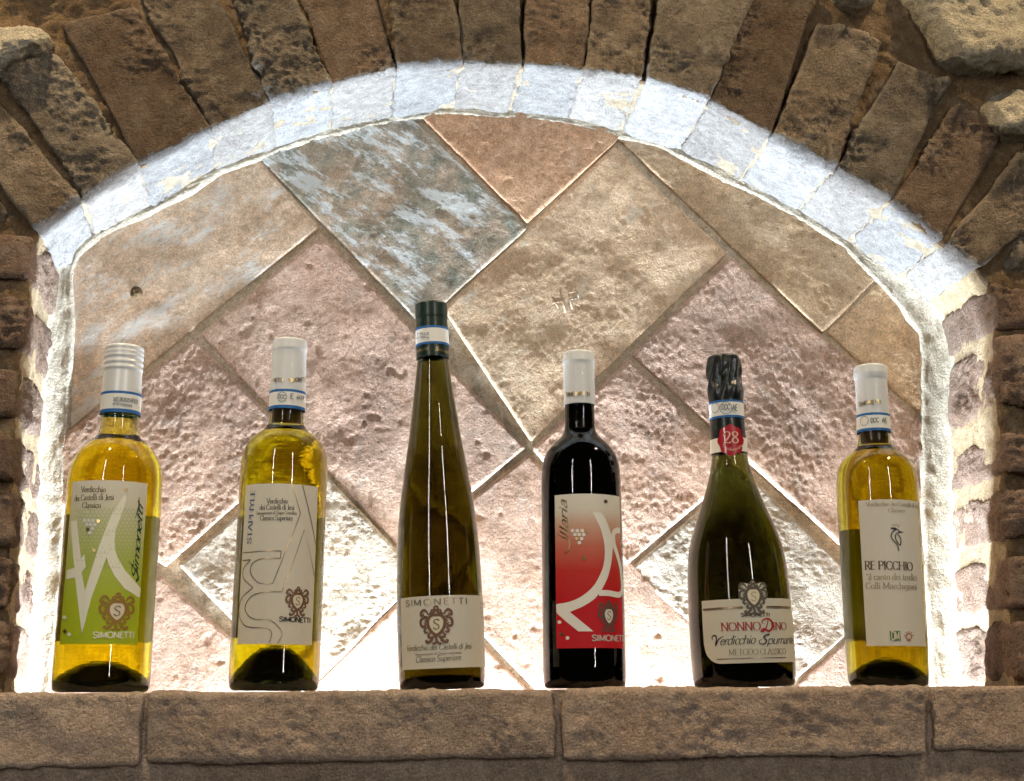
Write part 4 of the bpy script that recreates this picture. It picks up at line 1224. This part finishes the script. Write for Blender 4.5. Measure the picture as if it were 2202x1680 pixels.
for k, ch in enumerate('Vendemmia'):
    t = -2.55 + k * .25
    px, py = 470 + 135 * math.cos(t), 1340 - 120 * math.sin(t)
    b5.text(ch, 'N5', (px - 10, py + 10 - 12 * (4 - k) * .2), (px + 16, py + 10 + 0 * k), 40, 'serif', SEALP, cap, R=rc, fixed_r=rc, lift=.0003)
P5 = paper('paper_champagne', [(0, (.84, .80, .66)), (1, (.84, .81, .69))], 0, .1)
lab = b5.label('L5', [(205, 462), (1470, 432), (240, 1345), (1510, 1325)], P5, round_l=.016, round_r=.007)
zb, zt, a0, a1 = b5.lab
o = np.array(b5.pts('L5', [(930, 395)])[0])
kk = PW / 2412 / 6 * 1.1 / FPX
tab = catmull([(0, 1.0), (-.3, .78), (-.88, .8), (-.95, 0), (-.6, -.4), (-.3, -.7), (.3, -.7), (.6, -.4), (.95, 0), (.88, .8), (.3, .78), (0, 1.0)], 5)[:-1]
b5.wrap('label_tab', [[o + np.array([x * 200 * kk, y * 228 * kk]) for x, y in tab]], P5, lab, b5.R, off=.00028)
b5.emblem('L5', (930, 395), 212, 225, (plain('emblem_slate', (.10, .085, .065), .6), FAINTINK), lab, CREAM, lift=.0003)
b5.stroke('rule', 'L5', [[(222, 576), (780, 540)]], .0011, BRONZE, lab, lift=.0001); b5.stroke('rule', 'L5', [[(1112, 536), (1440, 545)]], .0011, BRONZE, lab, lift=.0001)
b5.stroke('rule', 'L5', [[(225, 594), (780, 560)]], .0004, BRONZE, lab, lift=.0001); b5.stroke('rule', 'L5', [[(1112, 556), (1440, 566)]], .0004, BRONZE, lab, lift=.0001)
b5.stroke('rule', 'L5', [[(415, 1280), (900, 1262), (1380, 1255)]], .0006, BRONZE, lab, lift=.0001)
b5.text('SIMONETTI', 'L5', (755, 675), (1157, 672), 44, 'sans', BROWNINK, lab)
b5.text('NONNO', 'L5', (475, 880), (1030, 866), 105, 'serif', REDINK, lab)
b5.stroke('lettering', 'L5', [[(1130, 705), (1120, 780), (1095, 850), (1060, 885), (1040, 870), (1080, 850), (1140, 880), (1185, 840), (1185, 760), (1140, 710), (1080, 712), (1045, 745), (1060, 775)]], .0017, REDINK, lab, lift=.0001, smooth=True, taper=True)
b5.text('INO', 'L5', (1196, 862), (1388, 862), 95, 'serif', REDINK, lab)
b5.text('erdicchio', 'L5', (455, 1078), (945, 1058), 118, 'script', BLACKINK, lab)
for st in ([(355, 1010), (350, 960), (395, 945), (410, 1000), (398, 1085), (440, 1000), (505, 950)], [(1090, 960), (1150, 930), (1130, 925), (1075, 950), (1085, 985), (1110, 1020), (1080, 1060), (1025, 1060), (1005, 1025), (1040, 995)]):
    b5.stroke('lettering', 'L5', [st], .0011, BLACKINK, lab, lift=.0001, smooth=True, taper=True)
b5.text('pumante', 'L5', (1115, 1062), (1478, 1056), 112, 'script', BLACKINK, lab)
b5.text('METODO CLASSICO', 'L5', (585, 1222), (1382, 1206), 75, 'serif', FAINTINK, lab)
b5.patch('back_label', 2.2, 3.9, zb + .004, zt - .006, BACKPAPER)

# ---- sixth bottle: white label with a bird
b6 = Bottle('A6', [(135, 200, 300), (145, 187, 311), (155, 182, 316), (190, 181, 321), (208, 184, 320), (218, 187, 318), (365, 192, 324), (441, 194, 331),
                   (443, 197, 329), (500, 195, 333), (515, 190, 338), (530, 178, 352), (550, 155, 385), (580, 127, 418), (620, 112, 440), (680, 107, 450), (760, 109, 456), (900, 117, 463), (1100, 130, 478), (1200, 136, 484), (1400, 148, 495), (1500, 155, 498), (1560, 160, 500), (1580, 166, 496), (1586, 174, 488)], 1590, 8)
tag(b6.obj, 'wine bottle with narrow white label showing a small drawn bird', 'bottle', ROWS)
b6.body(GLASS_2, WINE6, .020); b6.cork('A6', 505)
cap = b6.capsule(CAPWHITE)
s1, s2, s3, s4 = [b6.zat('A6', y) for y in (364, 375, 433, 445)]
b6.band('neck_strip', s3, s2, BANDW, cap); b6.band('stripe', s2, s1, BLUE, cap, .00035); b6.band('stripe', s4, s3, BLUE, cap, .00035)
rc = b6.caprad(s2) + .0006
b6.text('DOC', 'A6', (250, 412), (288, 410), 20, 'sans', GREYPRINT, cap, R=rc, fixed_r=rc, lift=0)
b6.text('AE', 'A6', (300, 410), (322, 412), 20, 'sans', GREYPRINT, cap, R=rc, fixed_r=rc, lift=0)
ua, uz = b6.uv('A6', 220, 404, rc)
b6.wrap('seal_print', ribbon([(ua * rc + .0040 * math.cos(t), uz + .0040 * math.sin(t)) for t in np.linspace(0, 6.283, 17)], .0005), GREYPRINT, cap, rc, off=0, fixed_r=rc)
rc2 = b6.caprad(s1 + .006) + .0004
b6.text('SIMONETTI', 'A6', (197, 338), (296, 328), 17, 'sans', GOLD, cap, R=rc2, fixed_r=rc2, lift=0)
P6 = paper('paper_white', [(0, (.87, .83, .72)), (1, (.87, .86, .83))], 0, .2)
lab = b6.label('L6', [(140, 118), (700, 138), (200, 1512), (778, 1538)], P6)
zb, zt, a0, a1 = b6.lab
b6.text('Verdicchio dei Castelli di Jesi', 'L6', (208, 178), (700, 196), 36, 'serif', FAINTINK, lab)
b6.text('Classico', 'L6', (418, 232), (572, 236), 36, 'serif', FAINTINK, lab)
b6.stroke('bird_drawing', 'L6', [[(440, 383), (470, 395), (505, 400), (522, 420)], [(492, 398), (455, 428), (445, 468), (468, 508), (502, 548), (518, 605)],
                                 [(520, 428), (488, 450), (490, 498), (530, 552), (535, 490), (510, 448)], [(458, 396), (445, 388), (480, 386), (500, 398)]], .0009, BLACKINK, lab, lift=.0001, smooth=True)
b6.poly('bird_drawing', 'L6', [[(518, 414), (570, 426), (520, 434)]], BLACKINK, lab, lift=.0001)
b6.stroke('bird_drawing', 'L6', [[(452, 352), (478, 362), (492, 345), (503, 362), (520, 352), (512, 380)]], .0006, FAINTINK, lab, lift=.0001)
b6.text('RE PICCHIO', 'L6', (195, 785), (650, 796), 72, 'serifbold', BROWNINK, lab)
b6.text('"il canto dei tredici', 'L6', (212, 888), (690, 892), 55, 'serif', FAINTINK, lab)
b6.text('Colli Marchigiani', 'L6', (205, 972), (690, 980), 55, 'serif', FAINTINK, lab)
GREENLOGO = plain('logo_green', (.02, .16, .035), .6)
b6.poly('logo', 'L6', [[(432, 1380), (530, 1376), (538, 1468), (515, 1472), (440, 1468)]], GREENLOGO, lab, lift=.0001)
b6.text('DM', 'L6', (448, 1462), (530, 1462), 70, 'sans', CREAM, lab, name='logo', lift=.0002)
ORANGE = plain('logo_orange', (.42, .16, .06), .6)
b6.stroke('logo', 'L6', [[(617 + 26 * math.cos(t), 1432 + 28 * math.sin(t)) for t in np.linspace(0, 6.283, 17)]] +
          [[(617 + 34 * math.cos(t), 1430 - 36 * math.sin(t)), (617 + 46 * math.cos(t), 1430 - 48 * math.sin(t))] for t in (.2, .9, 1.57, 2.2, 2.9)] + [[(600, 1470), (635, 1470)]], .0009, ORANGE, lab, lift=.0001)
b6.patch('back_label', 2.45, 4.2, zb + .006, zt - .018, BACKPAPER)

for b in (b1, b2, b3, b4, b5, b6):
    print('BOTTLE', b.crop, 'R %.1f mm' % (b.R * 1000), 'H %.1f mm' % (b.cap[0][0] * 1000), 'X %.3f' % b.X, 'lean %.2f' % b.lean, 'caproot %.1f' % (b.cap[-1][1] * 1000))
print('ARCH top z', edge_pt(0, 0)[2], edge_pt(0, D)[2], 'ledge line', at(0, 1487, YL).z, at(2202, 1470, YL).z)
